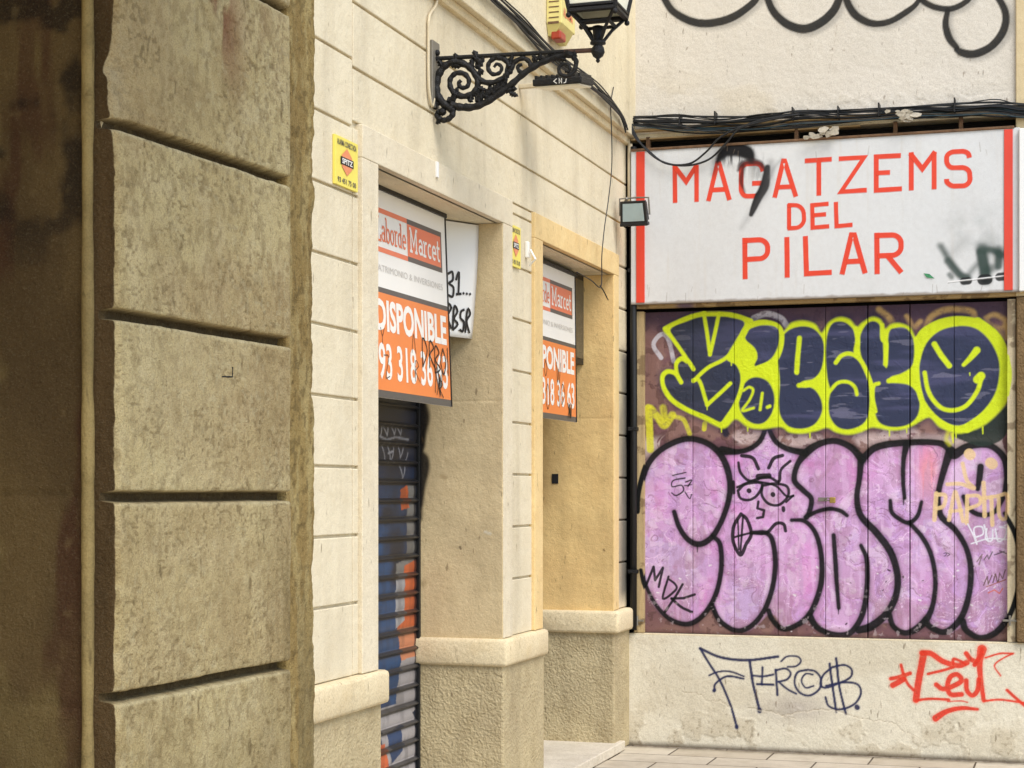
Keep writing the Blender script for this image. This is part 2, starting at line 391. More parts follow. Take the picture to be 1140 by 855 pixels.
# the corner pier carries the ochre reveal
pr = MB(); pr.box(-5.5, XF-.0143, D2B, YB+.002, 0, TOP-.014); pr.build('corner_pier', 'reveal_ochre', cb, label='warm ochre pier beside the end wall')
M['painted_reveal'] = stucco('painted_reveal', (205, 182, 138), grain=110, gdist=.004, gstr=.6, dirt_amt=.2, streak=.25, blotch=.25, attr='paint')
def reveal(yj, base, sprays, name):
    K = Canvas(-3.3, XF+.0155, .80, ZS-.002, .006); K.c[:] = lin(base); n = fbm(K.X*5, K.Z*5, 0, 4, 3)
    K.comp(ss(.5, .7, n), tuple(np.array(base)*.93), .7)
    for pts, w_, so_, al, col in sprays:
        q = [onY(a, b, yj-.008) for a, b in pts]; K.stroke([(p[0], p[2]) for p in q], w_, col, so_, al)
    K.h = .004*n+.004*np.exp(-np.abs(K.Z-2.055)/.003)*-1
    P = np.stack([K.X, yj-.006-K.h, K.Z], -1); P = np.concatenate([P, P[:, -1:]+[0, .006, 0]], 1); cc = np.concatenate([K.c, K.c[:, -1:]], 1)
    gridmesh(name, P, 'painted_reveal', cb, cc)
SPR = [([(463, 446), (464, 470), (463, 495)], .10, .012, .97, (14, 15, 17)), ([(465, 450), (469, 455), (471, 466), (467, 482), (464, 498)], .075, .014, .95, (14, 15, 17)), ([(463, 505), (463, 540), (463, 575)], .07, .014, .97, (14, 17, 22)), ([(465, 507), (471, 511), (472, 522), (468, 540), (465, 560)], .06, .012, .95, (14, 17, 22)), ([(463, 575), (464, 640)], .02, .012, .9, (18, 20, 24)), ([(462, 640), (463, 700), (464, 740)], .03, .02, .7, (50, 44, 40)),
       ([(492, 530), (496, 532)], .02, .008, .4, (120, 90, 50)), ([(540, 592), (546, 594)], .012, .004, .8, (225, 215, 190)), ([(512, 609), (513, 611)], .010, .003, .8, (60, 45, 30)), ([(470, 650), (473, 648)], .03, .02, .4, (110, 84, 50))]
reveal(D1B, (208, 186, 144), SPR, 'door_reveal')
reveal(D2B, (226, 190, 128), [([(604, 470), (606, 520), (604, 560)], .06, .05, .35, (150, 110, 60)), ([(672, 612), (673, 613)], .01, .003, .8, (70, 50, 30))], 'door_reveal')
# the narrow strip in the corner, darkening to grey-black towards the end wall
K = Canvas(JD, YB-.004, .873, 3.27, .005); K.c[:] = lin((222, 205, 170)); n = fbm(K.X*6, K.Z*3, 0, 4, 14)
K.comp(ss(YB-.30, YB-.06, K.X+.14*(n-.5))*ss(2.62, 2.45, K.Z+.1*n)*ss(.86, 1.0, K.Z), (60, 64, 66), .85)
g = np.full(K.X.shape, 9.)
for q_ in [z for z in z_right if z < 3.3]: g = np.minimum(g, np.abs(K.Z-q_))
K.comp(1-ss(.002, .007, g), (70, 52, 34), .7); gh = .016*ss(.002, .007, g)+.002*n
gridmesh('grooved_corner_strip', np.stack([XF-.0155+gh, K.X, K.Z], -1), 'painted_wall', cb, K.c, label='grooved strip darkening towards the folding door')
# architraves
def archi(y0, y1, yo0, yo1, mat, name):
    a = MB(); X1 = XF+.018
    a.box(XF-.03, X1, yo0, y0, .875, ZS+.0, .004); a.box(XF-.03, X1, y1, yo1, .875, ZS+.0, .004)
    a.box(XF-.03, X1+.001, yo0, yo1, ZS, ZT, .004); return a.build(name, mat, cb)
archi(D1A, D1B, JA, JB, 'cream_trim', 'door_surround')
M['ochre_trim'] = stucco('ochre_trim', (226, 196, 140), grain=120, gdist=.002, gstr=.35, dirt_amt=.3, streak=.2, blotch=.2)
archi(D2A, D2B, JC, JD, 'ochre_trim', 'door_surround')
# ledges with a rounded edge and rough plinths under them
def ledge(x0, x1, y0, y1):
    l = MB(); l.box(x0, x1, y0, y1, .735, .872, .019); return l.build('ledge', 'ledge', cb, smooth=True)
ledge(-3.1, XF+.045, 4.6, D1A+.065); ledge(-3.3, XF+.045, D1B-.035, D2A+.025); ledge(-3.3, XF+.055, D2B-.05, YB-.003)
def plin(x0, x1, y0, y1): pl = MB(); pl.box(x0, x1, y0, y1, 0, .745, .012); pl.build('plinth', 'plinth', cb)
plin(-3.05, XF+.02, 4.61, D1A+.03); plin(-3.28, XF+.022, D1B-.014, D2A+.01); plin(-3.28, XF+.022, D2B-.02, YB-.001)
# fascia with a small moulding
fa = MB(); fa.box(XF-.05, XF+.06, 4.4, YB-.001, 3.84, TOP, .006); fa.build('fascia', 'fascia', cb)
fm = MB(); fm.box(XF-.03, XF+.028, 4.4, YB-.002, 3.795, 3.846, .012); fm.build('cornice_moulding', 'ledge', cb)
hole = MB(); p = onY(618, 533, D2B-.012); hole.box(p[0]-.02, p[0]+.02, D2B-.014, D2B-.009, p[2]-.03, p[2]+.03); hole.build('lock_recess', 'dark', cb)
tg = MB(); p = onX(486, 189, XF+.02); tg.box(XF+.018, XF+.028, p[1]-.012, p[1]+.012, p[2]-.035, p[2]+.035, .002); tg.build('number_plate', 'white_panel', cb)

# roller shutters: ribbed curtain painted all over
def shutter(y0, y1, seed, painted):
    res = .006; ys = np.arange(y0, y1, res); zs = np.arange(.03, 2.5, .005); Y, Z = np.meshgrid(ys, zs)
    pitch = .0925; t = (Z/pitch) % 1
    prof = .006*np.sin(np.pi*np.clip(t/.72, 0, 1))**.5 + np.where(t > .72, .020*np.sin(np.pi*(t-.72)/.28), 0)
    XS = XB if painted else XB-.09; X = XS+prof
    c = np.ones(Y.shape+(3,))*lin((26, 32, 48)); n = fbm(Y*3, Z*3, 0, 4, seed); n2 = fbm(Y*5, Z*2, 4, 4, seed+3)
    def put(m, col, a=1): nonlocal c; mk = (m*a)[..., None]; c = c*(1-mk)+lin(col)*mk
    if painted:
        s = Y-y0; yv = lambda px, py: onX(px, py, XB)
        put(ss(1.75, 1.45, Z)*ss(.3, .5, n), (30, 66, 104)); put(ss(.4, .62, n2)*ss(1.9, 1.4, Z), (28, 50, 84))
        def poly(pts, col, a=1):
            nonlocal c
            q = [(yv(px, py)[1], yv(px, py)[2]) for px, py in pts]; q.append(q[0]); ins = np.zeros(Y.shape, bool)
            for u, v in zip(q[:-1], q[1:]):
                if u[1] == v[1]: continue
                k = (Z > min(u[1], v[1])) & (Z <= max(u[1], v[1])); ins ^= k & (Y+.01*n < (v[0]-u[0])*(Z-u[1])/(v[1]-u[1])+u[0])
            put(ins.astype(float), col, a)
        poly([(452, 540), (462, 540), (463, 620), (458, 640), (440, 640), (440, 628), (452, 622)], (112, 110, 106))
        poly([(445, 545), (453, 540), (455, 565), (446, 568)], (180, 84, 42))
        poly([(449, 630), (464, 622), (464, 700), (442, 706), (442, 690), (449, 684)], (186, 90, 48)); poly([(440, 640), (450, 638), (450, 690), (440, 700)], (150, 148, 148))
        poly([(442, 700), (464, 695), (464, 730), (446, 735)], (190, 120, 84)); poly([(446, 735), (463, 730), (462, 790), (446, 800), (440, 780)], (150, 144, 142))
        poly([(418, 790), (450, 780), (462, 800), (462, 855), (440, 870), (425, 830)], (160, 154, 152)); poly([(430, 815), (446, 805), (448, 835), (436, 850)], (40, 66, 104)); poly([(418, 830), (428, 828), (436, 870), (418, 870)], (205, 100, 60))
        poly([(460, 455), (466, 455), (466, 880), (461, 880)], (24, 22, 24), .8)
        def line(pts, w_, col, a_):
            q = [yv(400+px/2.01, 430+py/2.01)[1:] for px, py in pts]; D = np.full(Y.shape, 9.)
            for u, v in zip(q[:-1], q[1:]):
                d = (v[0]-u[0], v[1]-u[1]); t_ = np.clip(((Y-u[0])*d[0]+(Z-u[1])*d[1])/(d[0]**2+d[1]**2), 0, 1); D = np.minimum(D, np.hypot(Y-u[0]-t_*d[0], Z-u[1]-t_*d[1]))
            put(1-ss(w_*.6, w_*1.3, D), col, a_)
        for pts in ([(46, 108), (50, 85), (60, 110), (64, 84)], [(69, 84), (76, 108), (82, 88), (90, 108), (95, 86)], [(44, 112), (60, 120), (80, 114), (108, 120)], [(48, 128), (58, 172)], [(60, 124), (70, 172), (77, 126)], [(84, 124), (90, 160), (100, 128)], [(88, 176), (96, 206), (106, 150)], [(62, 150), (72, 146)]):
            line(pts, .006, (150, 150, 156), .8)
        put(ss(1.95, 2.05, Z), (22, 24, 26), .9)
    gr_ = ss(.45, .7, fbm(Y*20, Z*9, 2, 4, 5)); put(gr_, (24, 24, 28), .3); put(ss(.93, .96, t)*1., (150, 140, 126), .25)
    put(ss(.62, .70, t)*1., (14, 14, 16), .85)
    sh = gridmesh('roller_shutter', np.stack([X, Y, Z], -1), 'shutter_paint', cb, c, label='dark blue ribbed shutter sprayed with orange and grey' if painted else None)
    bk = MB(); bk.box(XS-.10, XS-.02, y0-.01, y1+.01, .03, 2.7); bk.build('backing', 'dark', sh)
    hb = MB(); hb.box(XB-.05, XB+.14, y0, y1, 2.45, ZS-.004, .004); hb.build('shutter_box', 'dark', sh)
    return sh
sh1 = shutter(D1A-.04, D1B-.008, 3, True)
sh2 = shutter(D2A+.004, D2B-.004, 9, False)
gr = MB(); gr.box(XB-.02, XB+.022, D1B-.030, D1B-.008, .0, 2.5, .003); gr.build('guide_rail', 'black' , sh1)
st = MB(); st.box(-3.3, XF+.055, D2A+.02, D2B+.12, .004, .062, .006); tag(st.build('doorstep', 'slab'), 'pale marble doorstep slab in front of the far doorway', 'doorstep')
st = MB(); st.box(-3.3, XF-.005, D1A+.035, D1B-.018, .004, .05, .006); tag(st.build('doorstep', 'slab'), 'worn doorstep under the blue shutter of the near doorway', 'doorstep')

# black window box behind the far board
bx = MB(); bx.box(-3.04, -2.925, D2A+.02, D2B-.012, 2.385, ZS-.006, .003)
bo = bx.build('transom_frame', 'black', sh2)
gm = MB(); gm.box(-2.924, -2.9215, D2A+.06, D2B-.03, 2.42, ZS-.04); M['darkglass'] = glass_mat('dark_glass', (46, 50, 50), .1); gm.build('transom_glass', 'darkglass', sh2)

# ================================================================== END BUILDING
XR = onY(1131, 300, YB)[0]; XL = XF-.0
eb = thing('end_building', 'pale plastered house across the end of the lane with graffitied folding door', 'building', (-1.5, YB, 0))
zp = onY(900, 711, YB)[2]
# upper wall, painted with big black outlines
C = Canvas(XL+.003, XR, 3.86, 5.2, .0062)
C.c[:] = lin((209, 201, 186)); nn = fbm(C.X*2.5, C.Z*4, 0, 5, 31)
C.comp(ss(.5, .62, nn)*ss(4.35, 4.0, C.Z), (202, 190, 166), .5); C.comp(ss(.55, .7, fbm(C.X*.9, C.Z*1.5, 2, 4, 8)), (214, 206, 192), .5)
V6 = view(700, 0, 2.591); blk = (30, 33, 34)
for off, col, al, so_ in ((5, (120, 118, 112), .55, .02), (0, blk, .97, .004)):
    for pts, w_ in (([(60, -120), (75, -60), (105, 0), (130, 35), (180, 62), (230, 68), (290, 55), (340, 25), (372, -10), (385, -80), (350, -150)], [16, 18, 20, 21, 23, 24, 24, 22, 20, 18, 16]),
                    ([(385, -120), (388, -60), (402, 0), (422, 40), (460, 72), (510, 84), (560, 62), (598, 20), (612, -40), (600, -120)], [16, 18, 20, 22, 24, 26, 26, 24, 20, 16]),
                    ([(625, -120), (618, -50), (630, 5), (655, 45), (700, 68), (750, 64), (800, 36), (835, 4), (850, -60)], [14, 16, 20, 22, 20, 18, 18, 14, 12]),
                    ([(835, -20), (850, 4), (885, 22), (930, 26), (970, 8), (990, -20), (985, -80)], [16, 17, 17, 17, 16, 15, 14]),
                    ([(920, 30), (914, 70), (924, 110), (946, 138)], [14, 18, 20, 16]), ([(946, 144), (965, 154), (1000, 156), (1045, 135), (1078, 95), (1088, 50), (1075, 10), (1040, -40)], [16, 22, 23, 22, 22, 20, 18, 16])):
        C.stroke(V6(*[(x+off*2, y+off*1.5) for x, y in pts]), [k*PXM/2.591*(1.15 if off else 1) for k in w_], col, so_, al if not off else al*(.9))
for k in range(16):
    x = random.uniform(XL+.05, XR-.05); z = random.uniform(3.9, 4.9)
    C.stroke([(x, z), (x+random.uniform(-.008, .008), z-random.uniform(.002, .02))], random.uniform(.004, .009), (110, 92, 70), .003, random.uniform(.3, .8))
crk = V6((600, 75), (590, 150), (575, 215)); C.stroke(crk, .003, (150, 130, 105), .002, .5, wear=.5)
C.h = .003*fbm(C.X*5, C.Z*5, 0, 4, 3)+.0015*ss(.50, .60, nn)*ss(4.35, 4.0, C.Z)+.003*ss(.48,.58,fbm(C.X*12, C.Z*12, 5, 4, 44))*ss(4.12,3.9,C.Z)
gridmesh('upper_wall', np.stack([C.X, YB-.006-C.h, C.Z], -1), 'painted_wall', eb, C.c, label='cream plaster wall with black spray-painted arcs')
bw = MB(); bw.box(-5.5, XR, YB+.008, YB+.4, 3.86, 7.0); bw.box(-5.5, XR, YB-.004, YB+.3, 5.2, 7.0); bw.box(XL+.003, XR, YB-.003, YB+.119, 3.835, 3.8595)
bw.build('wall_core', 'fascia', eb)
bw = MB(); bw.box(-3.6, XR+.3, YB+.13, YB+.5, 0, 3.834); bw.build('cavity_back', 'dark', eb)
# low wall under the door, with two tags
C = Canvas(XL+.02, XR+.6, .0, zp, .0048)
n1 = fbm(C.X*2, C.Z*3, 0, 5, 11); n2 = fbm(C.X*7, C.Z*7, 0, 5, 12); n3 = fbm(C.X*40, C.Z*40, 0, 3, 13)
C.c[:] = lin((218, 210, 188)); C.comp(ss(.45, .65, n1), (206, 196, 172), .8)
low = ss(.45, .05, C.Z+.25*(n1-.5)); C.comp(low*ss(.42, .68, n2), (188, 175, 148), .6)
C.comp(low*ss(.60, .72, fbm(C.X*55, C.Z*55, 4, 4, 77))*ss(.46, .62, n2), (120, 106, 84), .5); C.comp(ss(.04, .0, C.Z), (70, 56, 42), .8)
V5 = view(760, 700, 3.0); u5 = PXM/3
C.comp(np.exp(-(((C.X-V5((380, 262))[0][0])/.2)**2+((C.Z-V5((380, 262))[0][1])/.09)**2)), (150, 140, 136), .55)
nv_ = (24, 34, 72)
for pts, w_ in (([(60, 65), (90, 115), (125, 170), (160, 250), (182, 325)], 8), ([(60, 65), (130, 95), (220, 104), (320, 92)], 9), ([(90, 155), (120, 143), (160, 142), (206, 158)], 6),
                ([(108, 204), (112, 182), (150, 158), (205, 166)], 7), ([(225, 106), (236, 180), (248, 230), (258, 270)], 9), ([(232, 155), (270, 158), (304, 152)], 7), ([(268, 128), (266, 186)], 7), ([(250, 184), (304, 186)], 8),
                ([(312, 136), (318, 220)], 8), ([(312, 138), (345, 132), (362, 148), (350, 168), (322, 176)], 7), ([(322, 176), (350, 200), (380, 216)], 7),
                ([(330, 108), (350, 92), (385, 92), (396, 108), (380, 124), (352, 126)], 6), ([(420, 136), (385, 145), (375, 180), (392, 212), (425, 222), (458, 200), (462, 165), (445, 142), (420, 136)], 7),
                ([(436, 152), (412, 150), (398, 172), (412, 196), (438, 190)], 6), ([(500, 128), (540, 120), (565, 135), (562, 160), (530, 178), (480, 196), (462, 185), (470, 155), (500, 128)], 7),
                ([(480, 190), (540, 178), (585, 185), (596, 215), (575, 250), (530, 268), (490, 258), (478, 228)], 7), ([(492, 116), (500, 180), (514, 276)], 8), ([(514, 98), (524, 190), (546, 284)], 8), ([(583, 261), (584, 262)], 17), ([(182, 326), (182, 328)], 13), ([(258, 270), (258, 273)], 16), ([(108, 204), (107, 206)], 12)):
    p5 = V5(*pts); C.stroke(p5, w_*1.35*u5, (70, 80, 120), .008, .3); C.stroke(p5, w_*u5, nv_, .002, .95)
rd = (214, 52, 34)
for pts, w_ in (([(806, 82), (795, 140), (786, 190), (780, 236)], 22), ([(800, 80), (830, 82), (870, 108), (920, 122), (950, 112)], 18), ([(905, 118), (905, 100), (930, 108), (945, 118)], 9),
                ([(948, 82), (962, 100), (985, 112)], 16), ([(1000, 68), (992, 110), (996, 170), (1006, 238)], [30, 20, 16, 14]), ([(975, 120), (995, 90), (1000, 68)], 14), ([(820, 150), (870, 138), (905, 128)], 9),
                ([(848, 186), (870, 200), (905, 190), (932, 172), (918, 152), (895, 160), (885, 190), (895, 218), (932, 218)], 16), ([(948, 172), (950, 205), (968, 222), (985, 205), (990, 168)], 15),
                ([(780, 238), (830, 233), (890, 236)], 9), ([(885, 242), (930, 240), (952, 245)], 4), ([(1006, 240), (1060, 236), (1110, 242), (1150, 248)], 7), ([(1012, 96), (1060, 82), (1104, 82)], 6), ([(1104, 82), (1070, 98), (1042, 122), (1062, 156)], 5),
                ([(696, 166), (725, 160), (760, 148)], 13), ([(730, 120), (738, 150), (752, 182), (772, 204)], 10), ([(702, 188), (718, 180), (738, 168)], 18), ([(845, 298), (880, 276), (930, 264), (985, 268)], [22, 17, 14, 10]), ([(1084, 204), (1110, 228), (1150, 262)], 10)):
    ww = [k*u5 for k in w_] if isinstance(w_, list) else w_*u5
    p5 = V5(*pts); C.stroke(p5, [k*1.5 for k in ww] if isinstance(ww, list) else ww*1.5, (220, 120, 90), .01, .3); C.stroke(p5, ww, rd, .0025, .95)
for pts in ([(0, 210), (50, 215), (90, 238), (130, 240), (160, 262)], [(330, 290), (420, 272), (500, 270), (570, 292), (640, 305), (700, 312), (745, 345)], [(935, 350), (933, 400)], [(750, 345), (790, 362)], [(220, 262), (300, 278), (380, 300)]):
    j = []
    cp = catmull(V5(*pts), 8)
    for q in cp: j.append((q[0]+random.uniform(-.006, .006), q[1]+random.uniform(-.006, .006)))
    m = C.stroke(j, .0035, (140, 122, 96), .002, .65, smooth=False, wear=.5); C.h -= m*.002
    m = C.stroke([(x, z-.007) for x, z in j], .007, (228, 218, 194), .004, .4, smooth=False)
C.h += .006*n1+.003*ss(.5, .56, n2)*low+.0015*n3
pw = gridmesh('low_wall', np.stack([C.X, YB-.012-C.h, C.Z], -1), 'painted_wall', eb, C.c, label='low cream wall with a blue tag and a red tag')
sl_ = MB(); sl_.box(XL+.02, XR+.6, YB-.012, YB+.12, zp-.004, zp+.008, .003); sl_.build('low_wall_coping', 'fascia', eb)
lc = MB(); lc.box(XL+.02, XR+.6, YB+.02, YB+.13, 0, zp-.006); lc.build('low_wall_core', 'fascia', eb)

# ------------------------------------------------------------------ the folding door and its graffiti
zt = onY(900, 341, YB)[2]
dx0, dx1 = onY(717, 500, YB+.035)[0], onY(1122, 500, YB+.035)[0]
C = Canvas(XL+.02, XR+.02, zp-.02, zt+.04, .0034)
n1 = fbm(C.X*2.2, C.Z*2.2, 0, 5, 21); n2 = fbm(C.X*6+2*n1, C.Z*6, 1, 5, 22); n3 = fbm(C.X*22, C.Z*22, 2, 4, 23)
wx = fbm(C.X*3, C.Z*3, 5, 3, 24)*4; wz = fbm(C.X*3, C.Z*3, 9, 3, 25)*4; fl = fbm(C.X*5+wx, C.Z*5+wz, 3, 5, 26)
C.c[:] = lin((128, 96, 88)); C.comp(ss(.4, .6, n1), (112, 78, 84), .9); C.comp(ss(.5, .6, n2), (140, 108, 98), .8); C.comp(ss(.56, .62, n3), (88, 62, 58), .6)
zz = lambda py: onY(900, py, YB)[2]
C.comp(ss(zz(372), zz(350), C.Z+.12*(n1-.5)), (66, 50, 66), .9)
V1 = view(700, 340, 5.182, YB); V3 = view(700, 480, 3.491, YB); u1 = PXM/5.182; u3 = PXM/3.491
tan = (196, 160, 96)
for pts, w_ in (([(1440, 20), (1500, 70), (1520, 110)], 34), ([(1710, 140), (1745, 60), (1840, 20), (1970, 30), (1990, 60)], 34), ([(1990, 40), (2000, 90)], 20), ([(2060, 70), (2110, 50), (2170, 85), (2150, 130), (2080, 105), (2060, 70)], 26), ([(1600, 60), (1640, 120), (1680, 90)], 26), ([(2130, 150), (2175, 190), (2180, 120)], 22)):
    C.stroke(V1(*pts), w_*u1, tan, .012, .75, wear=.3)
C.comp(ss(.55, .6, fl)*ss(zz(480), zz(492), C.Z)*ss(zz(520), zz(495), C.Z), (196, 178, 172), .8)
for cx, cy, r_ in ((1010, 780, 70), (1400, 770, 60), (1560, 740, 70), (690, 760, 55)):
    C.stroke(V1((cx-r_, cy), (cx+r_, cy+5)), 80*u1, (202, 180, 176), .02, .7, wear=.8)
wh = (202, 198, 204)
C.stroke(V1((180, 300), (135, 225), (180, 165), (222, 195), (252, 320)), 26*u1, wh, .004, .8, wear=.3)
C.stroke(V1((715, 70), (790, 45), (870, 70), (905, 112)), 34*u1, wh, .006, .7, wear=.5)
C.stroke(V1((900, 150), (960, 150), (990, 190)), 24*u1, wh, .006, .6, wear=.3)
ye2 = (212, 208, 48)
C.stroke(V1((105, 590), (112, 700), (118, 830)), 44*u1, ye2, .006, .85, wear=.3)
C.stroke(V1((120, 595), (165, 650), (200, 690), (245, 630)), 44*u1, ye2, .008, .8, wear=.4); C.stroke(V1((190, 590), (200, 650)), 40*u1, ye2, .01, .7, wear=.3)
C.stroke(V1((260, 640), (310, 660), (345, 740)), 26*u1, ye2, .006, .75, wear=.2); C.stroke(V1((432, 680), (428, 712)), 28*u1, ye2, .004, .85)
# pink throw-up
P3 = lambda *p: V3(*p)
pink_out = [(60, 150), (90, 90), (150, 45), (230, 28), (300, 45), (360, 85), (440, 80), (500, 45), (522, 0), (540, -20), (560, 20), (600, 62), (680, 85), (740, 48), (800, 38), (860, 60), (900, 95), (960, 60), (1060, 45), (1200, 45), (1260, 75), (1320, 60), (1400, 55), (1465, 110), (1470, 230), (1500, 380), (1518, 520), (1505, 640), (1460, 750), (1390, 805), (1330, 790), (1300, 760), (1230, 790), (1150, 750), (1080, 795), (1010, 745), (930, 770), (840, 800), (780, 790), (730, 745), (690, 730), (610, 770), (550, 710), (480, 768), (420, 780), (350, 740), (318, 680), (260, 740), (200, 755), (110, 700), (60, 600), (50, 400)]
pm = C.mask(P3(*pink_out), .01)
pk = np.ones(C.c.shape)*lin((210, 158, 206))
def pmix(m, col, a=1.):
    global pk
    mk = (np.clip(m, 0, 1)*a)[..., None]; pk = pk*(1-mk)+lin(col)*mk
pmix(ss(.42, .62, n1), (196, 154, 202)); pmix(ss(.47, .58, fl), (194, 146, 188), .6); pmix(ss(.56, .62, fl), (214, 172, 212), .5); pmix(ss(.45, .39, fl), (180, 136, 170), .6)
pmix(ss(.52, .58, n2)*ss(.45, .6, n1), (196, 170, 208), .7); pmix(ss(.60, .70, n3), (222, 198, 216), .45); pmix(ss(.60, .66, fbm(C.X*11+wx, C.Z*8+wz, 7, 4, 49)), (222, 202, 216), .5); pmix(ss(.60, .66, fbm(C.X*9+wz, C.Z*7+wx, 2, 4, 50)), (170, 128, 150), .5); pmix(ss(.37, .29, n3), (150, 108, 134), .4)
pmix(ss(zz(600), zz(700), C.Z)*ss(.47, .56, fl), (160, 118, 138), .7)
for cx, cy, rx, ry, a in ((360, 330, 70, 160, .9), (400, 120, 70, 70, .7), (700, 560, 60, 200, .7), (320, 620, 60, 90, .6), (680, 170, 60, 90, .7), (880, 160, 60, 60, .5), (1180, 140, 50, 110, .9), (1150, 600, 60, 120, .4), (120, 240, 40, 90, .6)):
    q = P3((cx, cy))[0]; pmix(np.exp(-(((C.X-q[0])/(rx*u3))**2+((C.Z-q[1])/(ry*u3))**2))*ss(.3, .5, n2), (224, 136, 204), a*.75)
q = P3((1160, 160))[0]; pmix(np.exp(-(((C.X-q[0])/.06)**2+((C.Z-q[1])/.16)**2)), (236, 150, 150), .8)
vs_ = fbm(C.X*26, C.Z*2.5, 4, 4, 47); pmix(ss(.55, .7, vs_), (184, 150, 184), .45); pmix(ss(.45, .32, vs_), (222, 186, 220), .4)
pmix(np.abs(fl-.5) < .006, (146, 104, 132), .6); pmix((fl > .575) & (fl < .583), (232, 200, 228), .7)
C.h += .0009*ss(.5, .505, fl)+.0009*ss(.575, .58, fl)+.0010*ss(.6, .62, n3)
C.comp(pm, pk, 1.)
for k in range(60):
    q = P3((random.uniform(80, 1480), random.uniform(500, 780)))[0]; r_ = random.uniform(.003, .010)
    C.stroke([q, (q[0]+random.uniform(-r_, r_)*1.6, q[1]+random.uniform(-r_, r_))], r_, random.choice([(60, 44, 48), (228, 220, 222), (228, 220, 222)]), .0015, .9)
bk = (10, 13, 12)
ST = [([(35, 312), (38, 250), (50, 190), (75, 120), (130, 65), (215, 30), (290, 42), (348, 85), (380, 150), (390, 225), (372, 310), (335, 390), (300, 428), (262, 440), (222, 418), (190, 370), (172, 314)], [14, 18, 20, 26, 26, 26, 26, 28, 28, 26, 24, 24, 26, 26, 24, 22, 20]),
      ([(322, 408), (350, 440), (356, 520), (342, 610), (312, 680), (268, 732), (215, 752), (150, 728), (98, 672), (62, 600), (48, 540)], [20, 22, 22, 22, 22, 22, 22, 20, 18, 16, 12]),
      ([(360, 75), (420, 80), (470, 66), (505, 38), (524, 0), (532, -30)], [40, 24, 22, 22, 20, 14]), ([(536, -30), (545, 0), (568, 40), (612, 68), (680, 84)], [14, 20, 22, 24, 30]),
      ([(905, 110), (860, 62), (800, 38), (740, 48), (690, 80), (652, 130), (640, 190), (672, 228), (706, 262), (700, 310), (688, 335)], [34, 28, 26, 28, 34, 24, 24, 24, 22, 22, 22]),
      ([(684, 335), (730, 312), (780, 302), (820, 310), (845, 328)], [18, 18, 18, 18, 16]),
      ([(630, 346), (680, 350), (722, 395), (745, 480), (746, 580), (725, 660), (692, 722), (640, 760), (592, 770), (555, 735), (540, 700)], [16, 18, 20, 22, 24, 24, 24, 22, 22, 22, 22]),
      ([(320, 680), (350, 738), (410, 776), (468, 762), (520, 702), (552, 620), (566, 520), (556, 430), (530, 396), (480, 394)], [22, 22, 22, 22, 22, 22, 22, 22, 20, 16]),
      ([(700, 720), (730, 765), (790, 792), (850, 790), (888, 750), (912, 690), (924, 600), (922, 500), (900, 445)], [30, 24, 26, 26, 24, 24, 22, 20, 16]),
      ([(793, 405), (800, 500), (806, 600), (813, 688)], [18, 20, 18, 16]),
      ([(900, 105), (894, 180), (884, 260), (900, 330), (960, 395), (1015, 470), (1042, 560), (1036, 640), (1000, 710), (940, 760), (890, 775)], [30, 24, 24, 28, 30, 30, 28, 28, 30, 34, 30]),
      ([(905, 108), (960, 62), (1060, 45), (1200, 45), (1252, 75), (1265, 90), (1320, 58), (1400, 55), (1455, 100), (1470, 170), (1462, 240)], [30, 30, 28, 26, 34, 40, 30, 26, 26, 26, 24]),
      ([(1078, 50), (1066, 110), (1064, 190), (1070, 260)], [30, 20, 18, 16]), ([(1014, 270), (1020, 315), (1055, 345), (1088, 356), (1120, 330), (1136, 275)], [16, 18, 18, 18, 18, 14]),
      ([(1088, 356), (1140, 415), (1176, 490), (1190, 590), (1176, 690), (1138, 752), (1078, 786), (1028, 762), (1010, 715)], [18, 20, 20, 20, 22, 30, 24, 22, 24]),
      ([(1245, 80), (1215, 180), (1200, 260), (1212, 330), (1268, 385), (1310, 455), (1328, 540), (1320, 640), (1288, 730), (1228, 782), (1170, 762), (1152, 735)], [34, 26, 24, 26, 24, 22, 24, 24, 26, 26, 26, 26]),
      ([(1366, 138), (1362, 180), (1355, 225)], [26, 26, 18]), ([(1300, 255), (1325, 305), (1370, 326), (1420, 314), (1452, 260)], [20, 20, 20, 18, 22]),
      ([(1460, 320), (1502, 400), (1524, 510), (1512, 620), (1478, 720), (1420, 788), (1360, 804), (1310, 775), (1296, 740)], [16, 18, 20, 20, 24, 26, 24, 26, 28])]
for pts, w_ in ST: C.stroke(P3(*pts), [k*1.5*u3 for k in w_], (60, 40, 50), .012, .35)
for pts, w_ in ST: C.stroke(P3(*pts), [k*.93*u3 for k in w_], bk, .0050, .97)
